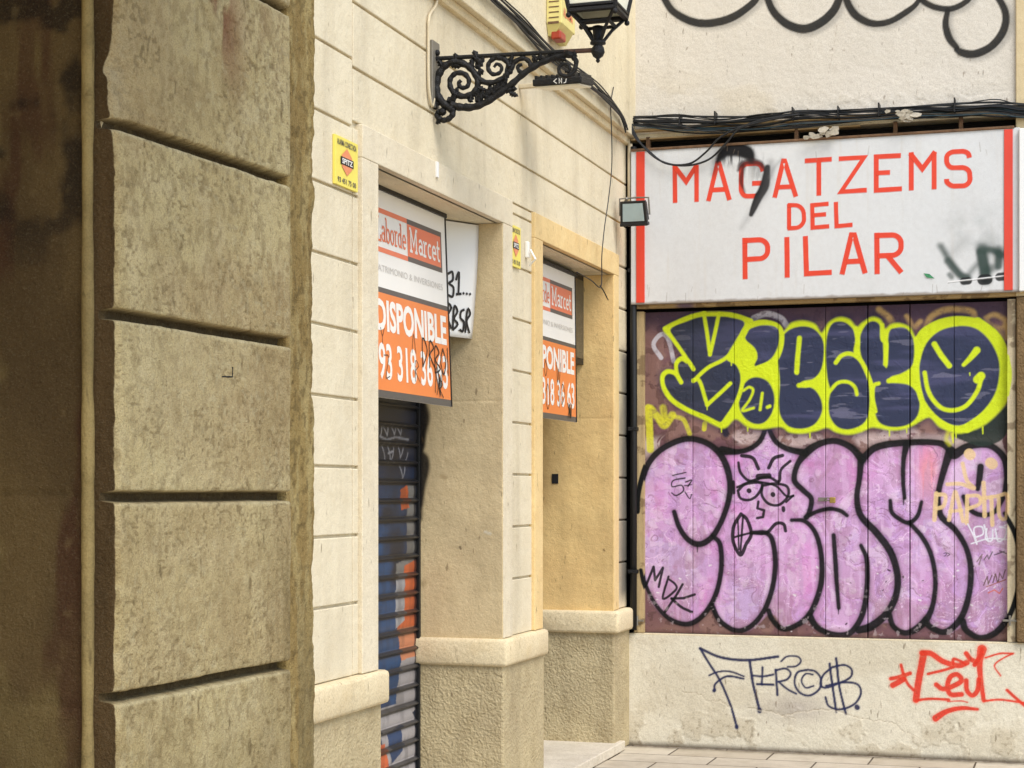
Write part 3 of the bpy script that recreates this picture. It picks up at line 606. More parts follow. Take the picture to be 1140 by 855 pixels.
for pts, w_ in (([(435, 95), (478, 104), (500, 146)], 15), ([(540, 142), (560, 106), (594, 94)], 15), ([(422, 122), (430, 160), (462, 192), (500, 186)], 12), ([(500, 184), (540, 178), (580, 196), (588, 150), (624, 116)], 12), ([(500, 176), (540, 174)], 24),
                ([(420, 232), (450, 206), (512, 202), (502, 240), (470, 266), (432, 262), (420, 232)], 12), ([(515, 212), (514, 250), (540, 282), (582, 286), (616, 250), (610, 214), (560, 204), (515, 212)], 12), ([(463, 231), (464, 232)], 20), ([(556, 246), (557, 247)], 20),
                ([(418, 218), (470, 196), (520, 200), (570, 214), (608, 252), (636, 252)], 10), ([(608, 276), (636, 250)], 9), ([(500, 274), (496, 300), (522, 308), (518, 334), (495, 338)], 11), ([(597, 298), (598, 308)], 15),
                ([(432, 322), (404, 370), (402, 430), (430, 482), (452, 440), (472, 400), (456, 345), (432, 322)], 15), ([(440, 330), (430, 470)], 9), ([(408, 412), (468, 396)], 9), ([(420, 345), (424, 460)], 7), ([(470, 396), (530, 396), (568, 360), (598, 362), (606, 388)], 14), ([(403, 196), (405, 240)], 12),
                ([(166, 172), (218, 160)], 5), ([(214, 182), (168, 192), (165, 216), (200, 210), (208, 232), (180, 250), (162, 240)], 6), ([(216, 198), (240, 190), (226, 214)], 6), ([(214, 236), (232, 262), (240, 246)], 5), ([(212, 212), (240, 208)], 4),
                ([(45, 540), (62, 602), (92, 528), (98, 580), (128, 532), (112, 606)], 11), ([(150, 566), (128, 652), (178, 618), (176, 596), (148, 574)], 10), ([(205, 596), (180, 640), (136, 704)], 11), ([(252, 636), (210, 650), (162, 652)], 11), ([(162, 652), (200, 685), (240, 704)], 12),
                ([(1222, 476), (1232, 474), (1230, 484), (1224, 486)], 3), ([(1236, 474), (1246, 480), (1236, 486)], 3)):
    C.stroke(P3(*pts), w_*.95*u3, bk, .0025, .95, smooth=len(pts) > 2 and w_ not in (11,))
# yellow and navy throw-up
yl = (206, 222, 34); nv = (30, 36, 80)
out = [(195, 130), (330, 62), (430, 36), (560, 38), (700, 78), (705, 100), (760, 88), (850, 105), (885, 150), (930, 100), (1000, 85), (1070, 105), (1108, 155), (1150, 95), (1210, 65), (1270, 78), (1310, 120), (1345, 95), (1400, 64), (1450, 80), (1475, 130), (1510, 106), (1560, 100), (1620, 125), (1655, 185), (1700, 140), (1790, 90), (1910, 65), (2020, 80), (2120, 150), (2180, 250), (2200, 400), (2190, 530), (2130, 620), (2040, 695), (1940, 732), (1880, 735), (1790, 700), (1730, 645), (1640, 690), (1590, 712), (1510, 720), (1430, 705), (1390, 705), (1330, 732), (1260, 744), (1190, 730), (1140, 705), (1080, 722), (1000, 738), (920, 730), (870, 700), (760, 712), (680, 700), (612, 655), (560, 700), (520, 704), (420, 655), (330, 612), (260, 562), (205, 495), (180, 430), (190, 385), (255, 372), (262, 325), (305, 292), (250, 205)]
C.stroke(V1(*(out+[out[0]])), 46*u1, (40, 36, 62), .03, .6)
C.fill(V1((1870, 742), (2000, 715), (2100, 650), (2185, 580), (2192, 690), (2150, 775), (2040, 812), (1940, 785)), (38, 50, 44), .006, .95)
C.stroke(V1((540, 700), (555, 740)), 40*u1, (30, 32, 48), .008, .9)
C.stroke(V1((1860, 740), (1870, 790)), 12*u1, ye2, .004, .8); C.stroke(V1((1845, 720), (1830, 770), (1848, 800)), 22*u1, ye2, .012, .6)
C.fill(V1(*out), yl, .011)
nav = [[(232, 138), (330, 88), (412, 62), (512, 60), (580, 66), (662, 98), (610, 200), (560, 300), (622, 342), (642, 400), (636, 480), (600, 580), (530, 672), (430, 632), (330, 586), (250, 532), (205, 465), (195, 420), (220, 392), (262, 396), (275, 400), (275, 345), (300, 318), (330, 330), (290, 240)],
       [(690, 135), (760, 112), (838, 118), (862, 150), (856, 230), (820, 300), (760, 340), (720, 345), (735, 300), (722, 252), (680, 215), (664, 172)],
       [(735, 412), (800, 440), (834, 520), (824, 610), (780, 672), (720, 682), (660, 645), (630, 575), (640, 490), (680, 430)],
       [(990, 118), (1062, 132), (1112, 190), (1122, 262), (1108, 360), (1066, 418), (1000, 436), (985, 458), (1060, 478), (1104, 540), (1110, 612), (1070, 682), (1000, 710), (920, 698), (872, 640), (860, 560), (866, 440), (856, 300), (872, 200), (915, 142)],
       [(1170, 102), (1235, 92), (1288, 132), (1304, 190), (1294, 270), (1335, 300), (1372, 370), (1386, 440), (1384, 600), (1350, 680), (1270, 714), (1200, 700), (1156, 640), (1148, 560), (1158, 490), (1142, 420), (1132, 300), (1138, 180)],
       [(1370, 102), (1425, 92), (1458, 150), (1470, 330), (1490, 340), (1496, 160), (1540, 126), (1600, 132), (1638, 190), (1644, 280), (1628, 350), (1570, 390), (1510, 410), (1500, 440), (1610, 456), (1660, 505), (1676, 562), (1660, 640), (1600, 690), (1510, 700), (1440, 672), (1414, 600), (1410, 540), (1412, 470), (1372, 370), (1334, 280), (1330, 180)],
       [(1900, 116), (2000, 130), (2080, 200), (2130, 300), (2136, 400), (2110, 510), (2040, 610), (1940, 682), (1860, 688), (1770, 640), (1705, 560), (1672, 460), (1674, 340), (1712, 220), (1790, 145)]]
nm = 0
for p in nav: nm = np.maximum(nm, C.mask(V1(*p), .007))
nc = np.ones(C.c.shape)*lin(nv); k2 = ss(.5, .75, fbm(C.X*2, C.Z*14, 6, 4, 61))[..., None]; nc = nc*(1-k2*.5)+lin((78, 76, 122))*k2*.5
k3 = ss(.68, .72, fbm(C.X*5, C.Z*30, 6, 3, 64))[..., None]; nc = nc*(1-k3*.25)+lin((150, 146, 170))*k3*.25
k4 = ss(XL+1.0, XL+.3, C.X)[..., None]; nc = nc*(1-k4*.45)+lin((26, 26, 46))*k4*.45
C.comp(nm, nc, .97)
for pts, w_ in (([(200, 130), (330, 68), (432, 40)], 22), ([(426, 40), (444, 150), (462, 280)], 22), ([(462, 280), (490, 160), (514, 45)], 22), ([(514, 45), (600, 52), (700, 85)], 22), ([(205, 132), (290, 250), (368, 366)], 22),
                ([(366, 366), (340, 322), (302, 300), (268, 328), (272, 390), (296, 442)], 20), ([(296, 442), (262, 392), (215, 378), (187, 412), (198, 482), (244, 548), (330, 602), (430, 642), (528, 692)], 24),
                ([(366, 434), (452, 356), (555, 300), (640, 200), (700, 90)], 22), ([(366, 430), (402, 436), (446, 572)], 22), ([(446, 572), (520, 505), (580, 448)], 22), ([(528, 692), (602, 582), (642, 482), (650, 400), (622, 335), (572, 306)], 24),
                ([(648, 230), (642, 180), (675, 120), (760, 92), (850, 112), (880, 170), (868, 260), (832, 318), (740, 356)], 24), ([(655, 200), (712, 250), (726, 296), (705, 330)], 20),
                ([(655, 490), (690, 470), (712, 490), (690, 545), (650, 605), (715, 590)], 15), ([(765, 505), (752, 600)], 17), ([(795, 586), (808, 580)], 20), ([(980, 186), (970, 290), (964, 384)], 28), ([(976, 460), (1040, 455), (1100, 410)], 26),
                ([(1190, 328), (1220, 290), (1270, 276), (1330, 310), (1376, 400), (1396, 480), (1396, 610), (1366, 700)], 24), ([(1150, 500), (1200, 446), (1260, 440), (1300, 470), (1312, 512)], 20), ([(1305, 130), (1318, 200), (1312, 270)], 26),
                ([(1458, 110), (1460, 190), (1482, 220), (1476, 336)], 24), ([(1496, 434), (1560, 424), (1640, 385), (1665, 300)], 26), ([(1438, 448), (1410, 462), (1402, 520), (1420, 610)], 22), ([(1615, 440), (1670, 490), (1692, 560)], 20),
                ([(1655, 190), (1662, 260), (1655, 350)], 24), ([(1660, 200), (1700, 145), (1790, 95), (1900, 76), (2010, 92)], 34), ([(2010, 92), (2110, 170), (2160, 270), (2175, 400), (2150, 520), (2060, 630), (1950, 708)], 50), ([(1655, 350), (1668, 470), (1700, 570), (1780, 660), (1880, 712), (1960, 706)], 30),
                ([(1760, 220), (1800, 285), (1846, 346)], 30), ([(2006, 256), (1970, 300), (1930, 340)], [40, 30, 22]), ([(1704, 386), (1728, 500), (1790, 582), (1860, 604), (1940, 580), (2005, 500), (2032, 420)], 24), ([(2010, 425), (2030, 405)], 46)):
    ww = [k*u1 for k in w_] if isinstance(w_, list) else w_*u1
    C.stroke(V1(*pts), ww, yl, .0058, .98)
rnd2 = random.Random(3)
for x_, y_, L_ in ((445, 575, 26), (528, 700, 30), (585, 320, 24), (680, 705, 20), (1040, 738, 26), (1500, 722, 30), (1870, 735, 44), (1885, 735, 30), (1965, 388, 14), (1600, 712, 22), (2040, 700, 40)):
    C.stroke(V1((x_, y_), (x_+1, y_+L_)), [9*u1, 6*u1], yl, .003, .85)
for x_, y_, L_ in ((525, 30, 0), (262, 440, 30), (1066, 260, 26), (812, 690, 22), (590, 776, 0)):
    if L_: C.stroke(P3((x_, y_), (x_, y_+L_)), [7*u3, 4*u3], bk, .003, .85)
# cream and white tags over the pink
cr = (228, 196, 142)
for pts, w_ in (([(1193, 242), (1186, 345)], 17), ([(1193, 246), (1228, 250), (1222, 290), (1192, 302)], 15), ([(1243, 345), (1262, 250), (1272, 246), (1298, 350)], 15), ([(1246, 312), (1292, 308)], 13), ([(1312, 358), (1314, 252)], 15), ([(1314, 252), (1358, 252), (1362, 282), (1316, 302)], 14),
                ([(1378, 200), (1382, 330)], 16), ([(1368, 262), (1430, 252)], 14), ([(1408, 256), (1412, 365)], 15), ([(1436, 252), (1440, 330), (1466, 335), (1470, 250), (1436, 250)], 14), ([(1296, 125), (1312, 190), (1340, 222), (1290, 205), (1236, 206)], 15), ([(1322, 88), (1326, 92)], 40), ([(1405, 122), (1412, 128)], 40)):
    C.stroke(P3(*pts), w_*u3, cr, .0035, .85)
for pts in ([(1316, 362), (1336, 400), (1352, 440), (1340, 380), (1370, 372), (1376, 400), (1350, 412)], [(1390, 380), (1386, 420), (1410, 425), (1414, 385)], [(1424, 380), (1434, 428), (1460, 415), (1466, 380), (1440, 372)], [(1330, 438), (1400, 418), (1478, 422)], [(1460, 368), (1478, 360), (1470, 380)], [(1380, 365), (1396, 430)]):
    C.stroke(P3(*pts), 5.5*u3, (226, 226, 232), .002, .9)
for pts, cc in (([(1352, 508), (1372, 480), (1360, 520)], (120, 100, 96)), ([(1380, 500), (1392, 482), (1398, 498), (1412, 470)], (70, 74, 58)), ([(1420, 482), (1458, 468)], (70, 64, 60)), ([(1378, 600), (1392, 566), (1396, 596), (1410, 562)], (90, 66, 50)), ([(1414, 590), (1424, 556), (1432, 586)], (90, 66, 50)), ([(1436, 584), (1440, 552), (1452, 574), (1462, 540)], (90, 66, 50)), ([(1390, 606), (1464, 578)], (150, 90, 70)), ([(1396, 630), (1420, 618), (1440, 632), (1452, 612)], (206, 100, 70)), ([(1440, 466), (1466, 476)], (70, 64, 60))):
    C.stroke(P3(*pts), 4.5*u3, cc, .002, .85, smooth=False)
C.comp(ss(.67, .74, fbm(C.X*30, C.Z*30, 8, 4, 71))*ss(zz(620), zz(705), C.Z), (200, 184, 186), .35)
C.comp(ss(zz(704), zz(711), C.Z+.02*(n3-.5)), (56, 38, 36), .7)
PAINT = C

door = None
dr = MB(); dr.box(dx0-.0, dx1, YB+.075, YB+.11, zp+.008, zt); door = dr.build('folding_door', 'dark', eb, label='row of plywood leaves sprayed with yellow-blue and pink lettering')
seams = [717, 771, 817, 866, 919, 966, 1013, 1062, 1122]; sx = [onY(q, 500, YB+.035)[0] for q in seams]
jz0 = np.searchsorted(C.z, zp+.009); jz1 = np.searchsorted(C.z, zt-.002)
for i in range(8):
    g = .0004 if i not in (3, 5) else .0022
    a = np.searchsorted(C.x, sx[i]+g/2); b = np.searchsorted(C.x, sx[i+1]-g/2)
    X = C.X[jz0:jz1, a:b].copy(); Z = C.Z[jz0:jz1, a:b]; e = np.minimum(np.arange(b-a), np.arange(b-a)[::-1])[None, :]*C.res
    Y = YB+.035-C.h[jz0:jz1, a:b]+.0012*np.exp(-e/.002)+(random.uniform(-.0008, .0008))+0*X
    # wrap edges back to give the leaf its thickness
    P = np.stack([X, Y, Z], -1); Lp = P[:, :1].copy(); Lp[..., 1] += .035; Rp = P[:, -1:].copy(); Rp[..., 1] += .035
    P = np.concatenate([Lp, P, Rp], 1); cc = C.c[jz0:jz1, a:b]; cc = np.concatenate([cc[:, :1], cc, cc[:, -1:]], 1)
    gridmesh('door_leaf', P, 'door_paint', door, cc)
# wooden frame, sampled from the same paint where the spray ran over it
def framebar(x0, x1, z0, z1, yf, base, over, name='door_frame', thick=.06):
    res = .004; xs = np.linspace(x0, x1, max(3, int((x1-x0)/res))); zs = np.linspace(z0, z1, max(3, int((z1-z0)/res))); X, Z = np.meshgrid(xs, zs)
    n = fbm(X*60 if (x1-x0) < (z1-z0) else X*4, Z*4 if (x1-x0) < (z1-z0) else Z*60, 0, 4, 5); c = lin(base)*(.72+.5*n[..., None])
    n5 = fbm(X*14, Z*14, 3, 4, 8); k = ss(.58, .66, n5)[..., None]; c = c*(1-k*.6)+lin((96, 72, 50))*k*.6
    for f in over: c = f(X, Z, c)
    Y = yf-.004*n; P = np.stack([X, Y+0*X, Z], -1)
    def ringpad(P, c):
        P = np.concatenate([P[:, :1]+[0, thick, 0], P, P[:, -1:]+[0, thick, 0]], 1); c = np.concatenate([c[:, :1], c, c[:, -1:]], 1)
        P = np.concatenate([P[:1]+[0, thick, 0], P, P[-1:]+[0, thick, 0]], 0); c = np.concatenate([c[:1], c, c[-1:]], 0); return P, c
    P, c = ringpad(P, c); return gridmesh(name, P, 'frame_paint', door, c, smooth=False)
def _sp(X, Z, c, pts, r, col, vw, al):
    D = np.full(X.shape, 9.); q = catmull([np.array(p) for p in vw(*pts)], 6)
    for a, b in zip(q[:-1], q[1:]):
        d = b-a; t = np.clip(((X-a[0])*d[0]+(Z-a[1])*d[1])/(d@d+1e-9), 0, 1); D = np.minimum(D, np.hypot(X-a[0]-t*d[0], Z-a[1]-t*d[1])-r)
    k = (1-ss(-.003, .003, D))[..., None]*al; return c*(1-k)+lin(col)*k
def spill(X, Z, c):                           # the black outline that leaves the door on the left and the right
    D = np.full(X.shape, 9.)
    for pts, w_ in ((ST[0][0], 13), (ST[1][0], 10), (ST[-1][0], 12)):
        pass
    c = _sp(X, Z, c, ((2175, 300), (2190, 400), (2175, 510)), 40*u1/2, yl, V1, .9)
    c = _sp(X, Z, c, ((1436, 252), (1440, 330), (1466, 335), (1472, 250), (1436, 250)), 7*u3, cr, V3, .85)
    for pts, w_ in ((ST[0][0], 13), (ST[1][0], 10), (ST[-1][0], 12)):
        q = catmull([np.array(p) for p in V3(*pts)], 6)
        for a, b in zip(q[:-1], q[1:]):
            d = b-a; t = np.clip(((X-a[0])*d[0]+(Z-a[1])*d[1])/(d@d+1e-9), 0, 1); D = np.minimum(D, np.hypot(X-a[0]-t*d[0], Z-a[1]-t*d[1])-w_*.8*u3)
    k = (1-ss(-.003, .003, D))[..., None]; return c*(1-k)+lin(bk)*k
def purp(X, Z, c):
    q = V3((250, -495))[0]; o = onY(764, 341, YB); k = np.exp(-(((X-o[0])/.06)**4))[..., None]*.8; return c*(1-k)+lin((92, 78, 112))*k
fx = lambda px: onY(px, 500, YB-.01)[0]; fz = lambda py, px=900: onY(px, py, YB-.01)[2]
framebar(fx(706), fx(716.5), zp+.012, fz(347, 712), YB-.008, (184, 160, 116), [spill])
framebar(fx(1121.5), fx(1130.5), zp+.012, fz(333, 1125), YB-.008, (206, 190, 156), [spill])
framebar(fx(707), fx(1131), fz(337.5), fz(329.5)+.004, YB-.02, (178, 150, 104), [purp])
for px in (711, 1126):
    ltc = MB(); q = onY(px, 691, YB-.03); ltc.box(q[0]-.05, q[0]+.03, YB-.03, YB-.018, q[2]-.006, q[2]+.006, .001); ltc.tube([(q[0]-.01, YB-.026, q[2]-.03), (q[0]-.01, YB-.026, q[2]+.03)], .006); ltc.build('latch', 'grey_metal', door)
pd = MB(); q = onY(924, 556, YB); pd.box(q[0]-.002, q[0]+.034, YB-.012, YB+.008, q[2]-.022, q[2]+.014, .004); lock = pd.build('padlock', 'brass', door)
hs = MB(); hs.tube([(q[0]-.03, YB+.02, q[2]), (q[0]-.028, YB, q[2]+.008), (q[0]-.01, YB-.002, q[2]+.01), (q[0]+.002, YB-.002, q[2]+.006)], .004); hs.tube([(q[0]-.03, YB+.02, q[2]-.01), (q[0]-.026, YB, q[2]-.006), (q[0]+.002, YB-.002, q[2]-.006)], .004)
hs.box(q[0]-.075, q[0]-.02, YB+.018, YB+.026, q[2]-.012, q[2]+.012, .001); hs.build('shackle', 'grey_metal', door)

# gap between sign and wall: dark cavity, old rails
q0 = onY(720, 140, YB); cv = MB(); z_sign_t = onY(900, 158, YB-.05)[2]
rl = MB()
for py, th, dy in ((141, .014, .03), (150, .010, .0)):
    a = onY(720, py+1, YB-.02); rw = MB(); rw.box(XL+.03, XR-.01-(.9 if dy == 0 else 0), YB-.02-dy, YB+.05, a[2]-th/2-.02, a[2]+th/2-.02, .003); rw.build('old_rail', 'wood', eb)
for px in (722, 887, 997, 1070): a = onY(px, 150, YB); rl = MB(); rl.box(a[0]-.012, a[0]+.012, YB-.02, YB+.02, z_sign_t-.03, 3.84, .002); rl.build('wooden_stub', 'wood_dark', eb)

# ================================================================== SHOP SIGN
YS = YB-.06
sg = thing('shop_sign', 'long white shop sign with red capitals and a red stripe at either end', 'sign', (-1.5, YS, 2.9))
V = view(680, 0, 2.478, YS); z0 = V((700, 808))[0][1]; z1 = V((700, 382))[0][1]
sx0 = V((56, 500))[0][0]; sx1 = V((1128, 500))[0][0]
C = Canvas(sx0, sx1, V((600, 822))[0][1], V((600, 384))[0][1], .003)
C.c[:] = lin((211, 211, 208)); n1 = fbm(C.X*3, C.Z*1.2, 0, 5, 41); n2 = fbm(C.X*30, C.Z*2, 0, 4, 42); C.comp(ss(.5, .7, n1), (204, 203, 199), .5); C.comp(ss(.62, .85, n2), (200, 192, 178), .25)
us = PXM/2.478
def ribbon(mb, pts, w, y, th=.004, ext=None):   # mitred flat letter stroke, raised off the panel
    p = [np.array(q, float) for q in pts]; n = len(p); L, Rr = [], []
    for i in range(n):
        d0 = (p[i]-p[i-1]) if i else (p[1]-p[0]); d1 = (p[i+1]-p[i]) if i < n-1 else d0
        d0 = d0/np.linalg.norm(d0); d1 = d1/np.linalg.norm(d1); n0 = np.array((-d0[1], d0[0])); n1 = np.array((-d1[1], d1[0])); m = n0+n1; m = m/np.linalg.norm(m); k = min(1/max(m@n0, .35), 1.9)
        L.append(p[i]+m*w/2*k); Rr.append(p[i]-m*w/2*k)
    vs = [(q[0], y-th, q[1]) for q in L]+[(q[0], y-th, q[1]) for q in Rr]+[(q[0], y, q[1]) for q in L]+[(q[0], y, q[1]) for q in Rr]
    fs = []
    for i in range(n-1):
        fs += [(i, i+1, n+i+1, n+i), (2*n+i, 3*n+i, 3*n+i+1, 2*n+i+1), (i, 2*n+i, 2*n+i+1, i+1), (n+i, n+i+1, 3*n+i+1, 3*n+i)]
    fs += [(0, n, 3*n, 2*n), (n-1, 3*n-1, 4*n-1, 2*n-1)]
    mb.add(vs, fs)
def fillet(p, r):
    out = [p[0]]
    for i in range(1, len(p)-1):
        a, b, c = [np.array(q, float) for q in p[i-1:i+2]]; la, lc = np.linalg.norm(a-b), np.linalg.norm(c-b); k = min(r, la*.5, lc*.5)
        cs_ = (a-b)@(c-b)/(la*lc)
        if cs_ > -.12: out.append(tuple(b)); continue
        p0 = b+(a-b)/la*k; p2 = b+(c-b)/lc*k
        for t in np.linspace(0, 1, 6): out.append(tuple(p0*(1-t)**2+2*b*t*(1-t)+p2*t*t))
    out.append(p[-1]); return out
def paint_letters(lst, vw, w):
    for pts in lst:
        p = fillet([tuple(q) for q in vw(*pts)], w*1.6) if len(pts) > 4 else [tuple(q) for q in vw(*pts)]
        p = [np.array(q) for q in p]; q = [p[0]]
        for a in p[1:]:
            if np.linalg.norm(a-q[-1]) > .0008: q.append(a)
        t = MB(); ribbon(t, q, w, 0, .001); n = len(q); ol = [(v[0], v[2]) for v in t.v[:n]]+[(v[0], v[2]) for v in t.v[n:2*n]][::-1]
        sh = [(x-.0015, z-.0035) for x, z in ol]; C.fill(sh, (150, 52, 36), .0016, .55, smooth=False)  # darker offset copy below each letter: its edge shadow as paint
        m = C.fill(ol, (222, 66, 40), .0014, .97, smooth=False); C.h += m*.0012
VA = view(700, 100, 5.182, YS); ua = PXM/5.182
row1 = [[(268, 652), (266, 434)], [(262, 438), (332, 530), (394, 432)], [(392, 434), (392, 646)], [(460, 642), (512, 424), (522, 424), (582, 636)], [(484, 578), (560, 574)],
        [(775, 470), (765, 436), (740, 424), (672, 428), (650, 448), (648, 585), (668, 614), (745, 612), (772, 590), (772, 538), (712, 540)],
        [(842, 622), (892, 410), (900, 410), (965, 616)], [(862, 562), (944, 558)], [(1016, 410), (1172, 400)], [(1097, 406), (1097, 610)],
        [(1212, 398), (1358, 390), (1225, 588), (1374, 578)], [(1570, 379), (1428, 386), (1428, 580), (1576, 570)], [(1428, 480), (1508, 476)],
        [(1630, 580), (1630, 360)], [(1624, 366), (1694, 456), (1768, 356)], [(1762, 358), (1762, 574)],
        [(1966, 392), (1960, 366), (1934, 354), (1862, 358), (1834, 378), (1834, 424), (1856, 450), (1938, 448), (1966, 468), (1970, 528), (1944, 554), (1862, 556), (1834, 532), (1834, 514)]]
paint_letters(row1, VA, 27*ua)
row2 = [[(492, 632), (492, 563)], [(488, 566), (518, 566), (532, 580), (534, 612), (520, 628), (488, 630)], [(601, 562), (556, 566), (557, 628), (603, 624)], [(556, 594), (594, 591)], [(621, 557), (623, 624), (667, 620)]]
paint_letters(row2, V, 11.5*us)
row3 = [[(371, 770), (370, 656)], [(364, 664), (418, 661), (433, 674), (433, 700), (420, 713), (372, 716)], [(486, 654), (487, 766)], [(537, 651), (540, 755), (610, 751)], [(638, 757), (664, 648), (672, 648), (702, 754)], [(650, 722), (692, 720)],
        [(735, 756), (734, 642)], [(728, 650), (786, 648), (801, 662), (801, 690), (786, 704), (736, 706)], [(764, 706), (802, 752)]]
paint_letters(row3, V, 14*us)
blk2 = (14, 13, 14)
C.stroke(V((284, 480), (300, 435), (330, 414), (372, 420), (402, 460)), [10*us, 30*us, 40*us, 36*us, 14*us], blk2, .03, .55, wear=.25)
C.stroke(V((294, 446), (312, 420), (345, 412), (376, 420), (392, 438)), [10*us, 26*us, 34*us, 34*us, 12*us], blk2, .012, 1.)
sn_ = fbm(C.X*60, C.Z*9, 0, 4, 48); q0_ = V((345, 432))[0]; q1_ = V((412, 470))[0]
for q_, rx_, rz_, a_ in ((q0_, .11, .055, .85), (q1_, .07, .07, .45)): C.comp(np.exp(-(((C.X-q_[0])/rx_)**2+((C.Z-q_[1])/rz_)**2)**1.3)*ss(.42, .62, sn_), blk2, a_)
C.stroke(V((352, 470), (362, 452), (390, 446), (414, 452), (426, 470)), [8*us, 14*us, 16*us, 14*us, 8*us], (58, 24, 24), .01, .85)
C.stroke(V((300, 440), (320, 420), (360, 420), (388, 445)), [14*us, 26*us, 26*us, 10*us], blk2, .012, .8)
C.stroke(V((432, 462), (425, 510), (408, 545), (388, 592)), [16*us, 26*us, 22*us, 12*us], blk2, .008, 1.)
C.stroke(V((408, 540), (395, 570), (386, 592)), [20*us, 16*us, 8*us], blk2, .006, 1.)
C.stroke(V((440, 450), (430, 520), (405, 560), (360, 630)), [20*us, 26*us, 18*us, 6*us], (90, 88, 88), .03, .35)
C.stroke(V((366, 460), (360, 500), (370, 530)), [12*us, 12*us, 4*us], blk2, .010, .8)
C.stroke(V((470, 440), (450, 465), (440, 490)), 5*us, (110, 108, 108), .02, .5)
g2 = (40, 60, 52)
for a, w_, so_, al in (([(905, 675), (925, 705)], 10, .02, .4), ([(930, 720), (960, 755), (985, 768)], 20, .014, .8), ([(1022, 700), (1030, 740), (1034, 768)], 26, .012, .85), ([(1018, 692), (1050, 690), (1078, 704)], 16, .014, .8), ([(1072, 700), (1070, 735)], 18, .012, .8), ([(912, 680), (935, 720), (970, 765)], 16, .02, .7), ([(1010, 730), (985, 760), (975, 775)], 14, .02, .6), ([(1025, 690), (1030, 730), (1035, 770)], 30, .02, .75), ([(1070, 690), (1065, 730), (1040, 745)], 22, .02, .7), ([(1020, 680), (1080, 700)], 22, .03, .6), ([(980, 660), (940, 700)], 20, .05, .25), ([(935, 758), (940, 764)], 14, .012, .7), ([(1045, 650), (1060, 690)], 34, .05, .25)):
    C.stroke(V(*a), w_*us, g2, so_, al)
C.comp(np.clip(fbm(C.X*14, C.Z*14, 0, 4, 45)-.3, 0, 1)*np.exp(-(((C.X-V((1010, 0))[0][0])/.18)**2+((C.Z-V((0, 680))[0][1])/.12)**2)), (120, 130, 124), .7)
for x, y, r_ in ((980, 776, 20), (1032, 772, 28), (1078, 764, 22)): C.stroke(V((x-6, y), (x+6, y-1)), r_*us, (22, 24, 24), .004, .95)
C.stroke(V((930, 778), (985, 772), (1040, 766), (1090, 760)), 2.6*us, (236, 234, 230), .002, .9); C.stroke(V((930, 781), (985, 775), (1040, 769), (1090, 763)), 1.6*us, (110, 106, 100), .001, .7)
for k in range(26):
    x = random.uniform(100, 1080); y = random.choice([random.uniform(780, 826), random.uniform(392, 420)]); C.stroke(V((x, y), (x+random.uniform(-4, 4), y+random.uniform(8, 26))), 1.6*us, (130, 116, 98), .002, .5)
C.comp(ss(C.z[0]+.02, C.z[0]+.004, C.Z+.012*(fbm(C.X*20, C.Z*20, 0, 3, 6)-.5)), (120, 100, 78), .7)
C.h = .004*n1+.0015*fbm(C.X*12, C.Z*12, 2, 3, 7)
# the sign hangs true to the lintel, its top and bottom a hair out of level as in the street
P = np.stack([C.X, YS-C.h, C.Z], -1)
P = np.concatenate([P[:, :1]+[0, .04, 0], P, P[:, -1:]+[0, .04, 0]], 1); cc = np.concatenate([C.c[:, :1], C.c, C.c[:, -1:]], 1)
P = np.concatenate([P[:1]+[0, .04, 0], P, P[-1:]+[0, .04, 0]], 0); cc = np.concatenate([cc[:1], cc, cc[-1:]], 0)
gridmesh('sign_panel', P, 'sign_paint', sg, cc)
bk_ = MB(); bk_.box(sx0+.002, sx1-.002, YS+.030, YS+.05, C.z[0]+.002, C.z[-1]-.002); bk_.build('backboard', 'wood_dark', sg)
SZ0, SZ1 = C.z[0], C.z[-1]
for a, b in ((72, 97), (1086, 1112)):
    xa = V((a-1, 600))[0][0]; xb = V((b-3, 600))[0][0]; s_ = MB(); s_.box(xa, xb, YS-.0095, YS-.003, SZ0+.01, SZ1-.008, .001); s_.build('red_stripe', 'redletter', sg)
ec = MB(); ec.box(sx1-.002, sx1+.05, YS-.03, YS+.05, SZ0, SZ1-.01, .004); ec.build('end_cap', 'white_panel', sg)
tb = MB(); tb.box(sx0, sx1-.03, YS-.012, YS+.05, SZ1-.004, SZ1+.012, .003); tb.build('top_batten', 'wood_dark', sg)
q = V((877, 762))[0]; skm = MB(); skm.add([(q[0]-.03, YS-.0072, q[1]+.018), (q[0]+.005, YS-.0072, q[1]+.012), (q[0]+.035, YS-.0072, q[1]-.016), (q[0]-.01, YS-.0072, q[1]-.008)], [(0, 1, 2, 3)])
M['greenstick'] = plain('green_sticker', (60, 140, 90), .5, var=.5, scale=90); skm.build('sticker', 'greenstick', sg)

# ================================================================== RIGHT NEIGHBOUR
rn = thing('brown_stone_building', 'brown stone pier cut by the right edge beyond the folding door', 'building', (1.5, YB, 0))
r_ = MB(); r_.box(XR+.004, 4.5, YB-.045, YB+.6, zp+.012, onY(1135, 330, YB-.045)[2], .01); r_.build('rough_pier', 'neigh', rn)
r_ = MB(); r_.box(XR+.603, 4.5, YB-.014, YB+.13, 0, zp+.008, .004); r_.build('low_wall', 'fascia', rn)
r_ = MB(); r_.box(XR+.0, 4.5, YB-.03, YB+.6, onY(1135, 330, YB-.045)[2]+.003, 7, .006); r_.build('upper_pier', 'reveal', rn)

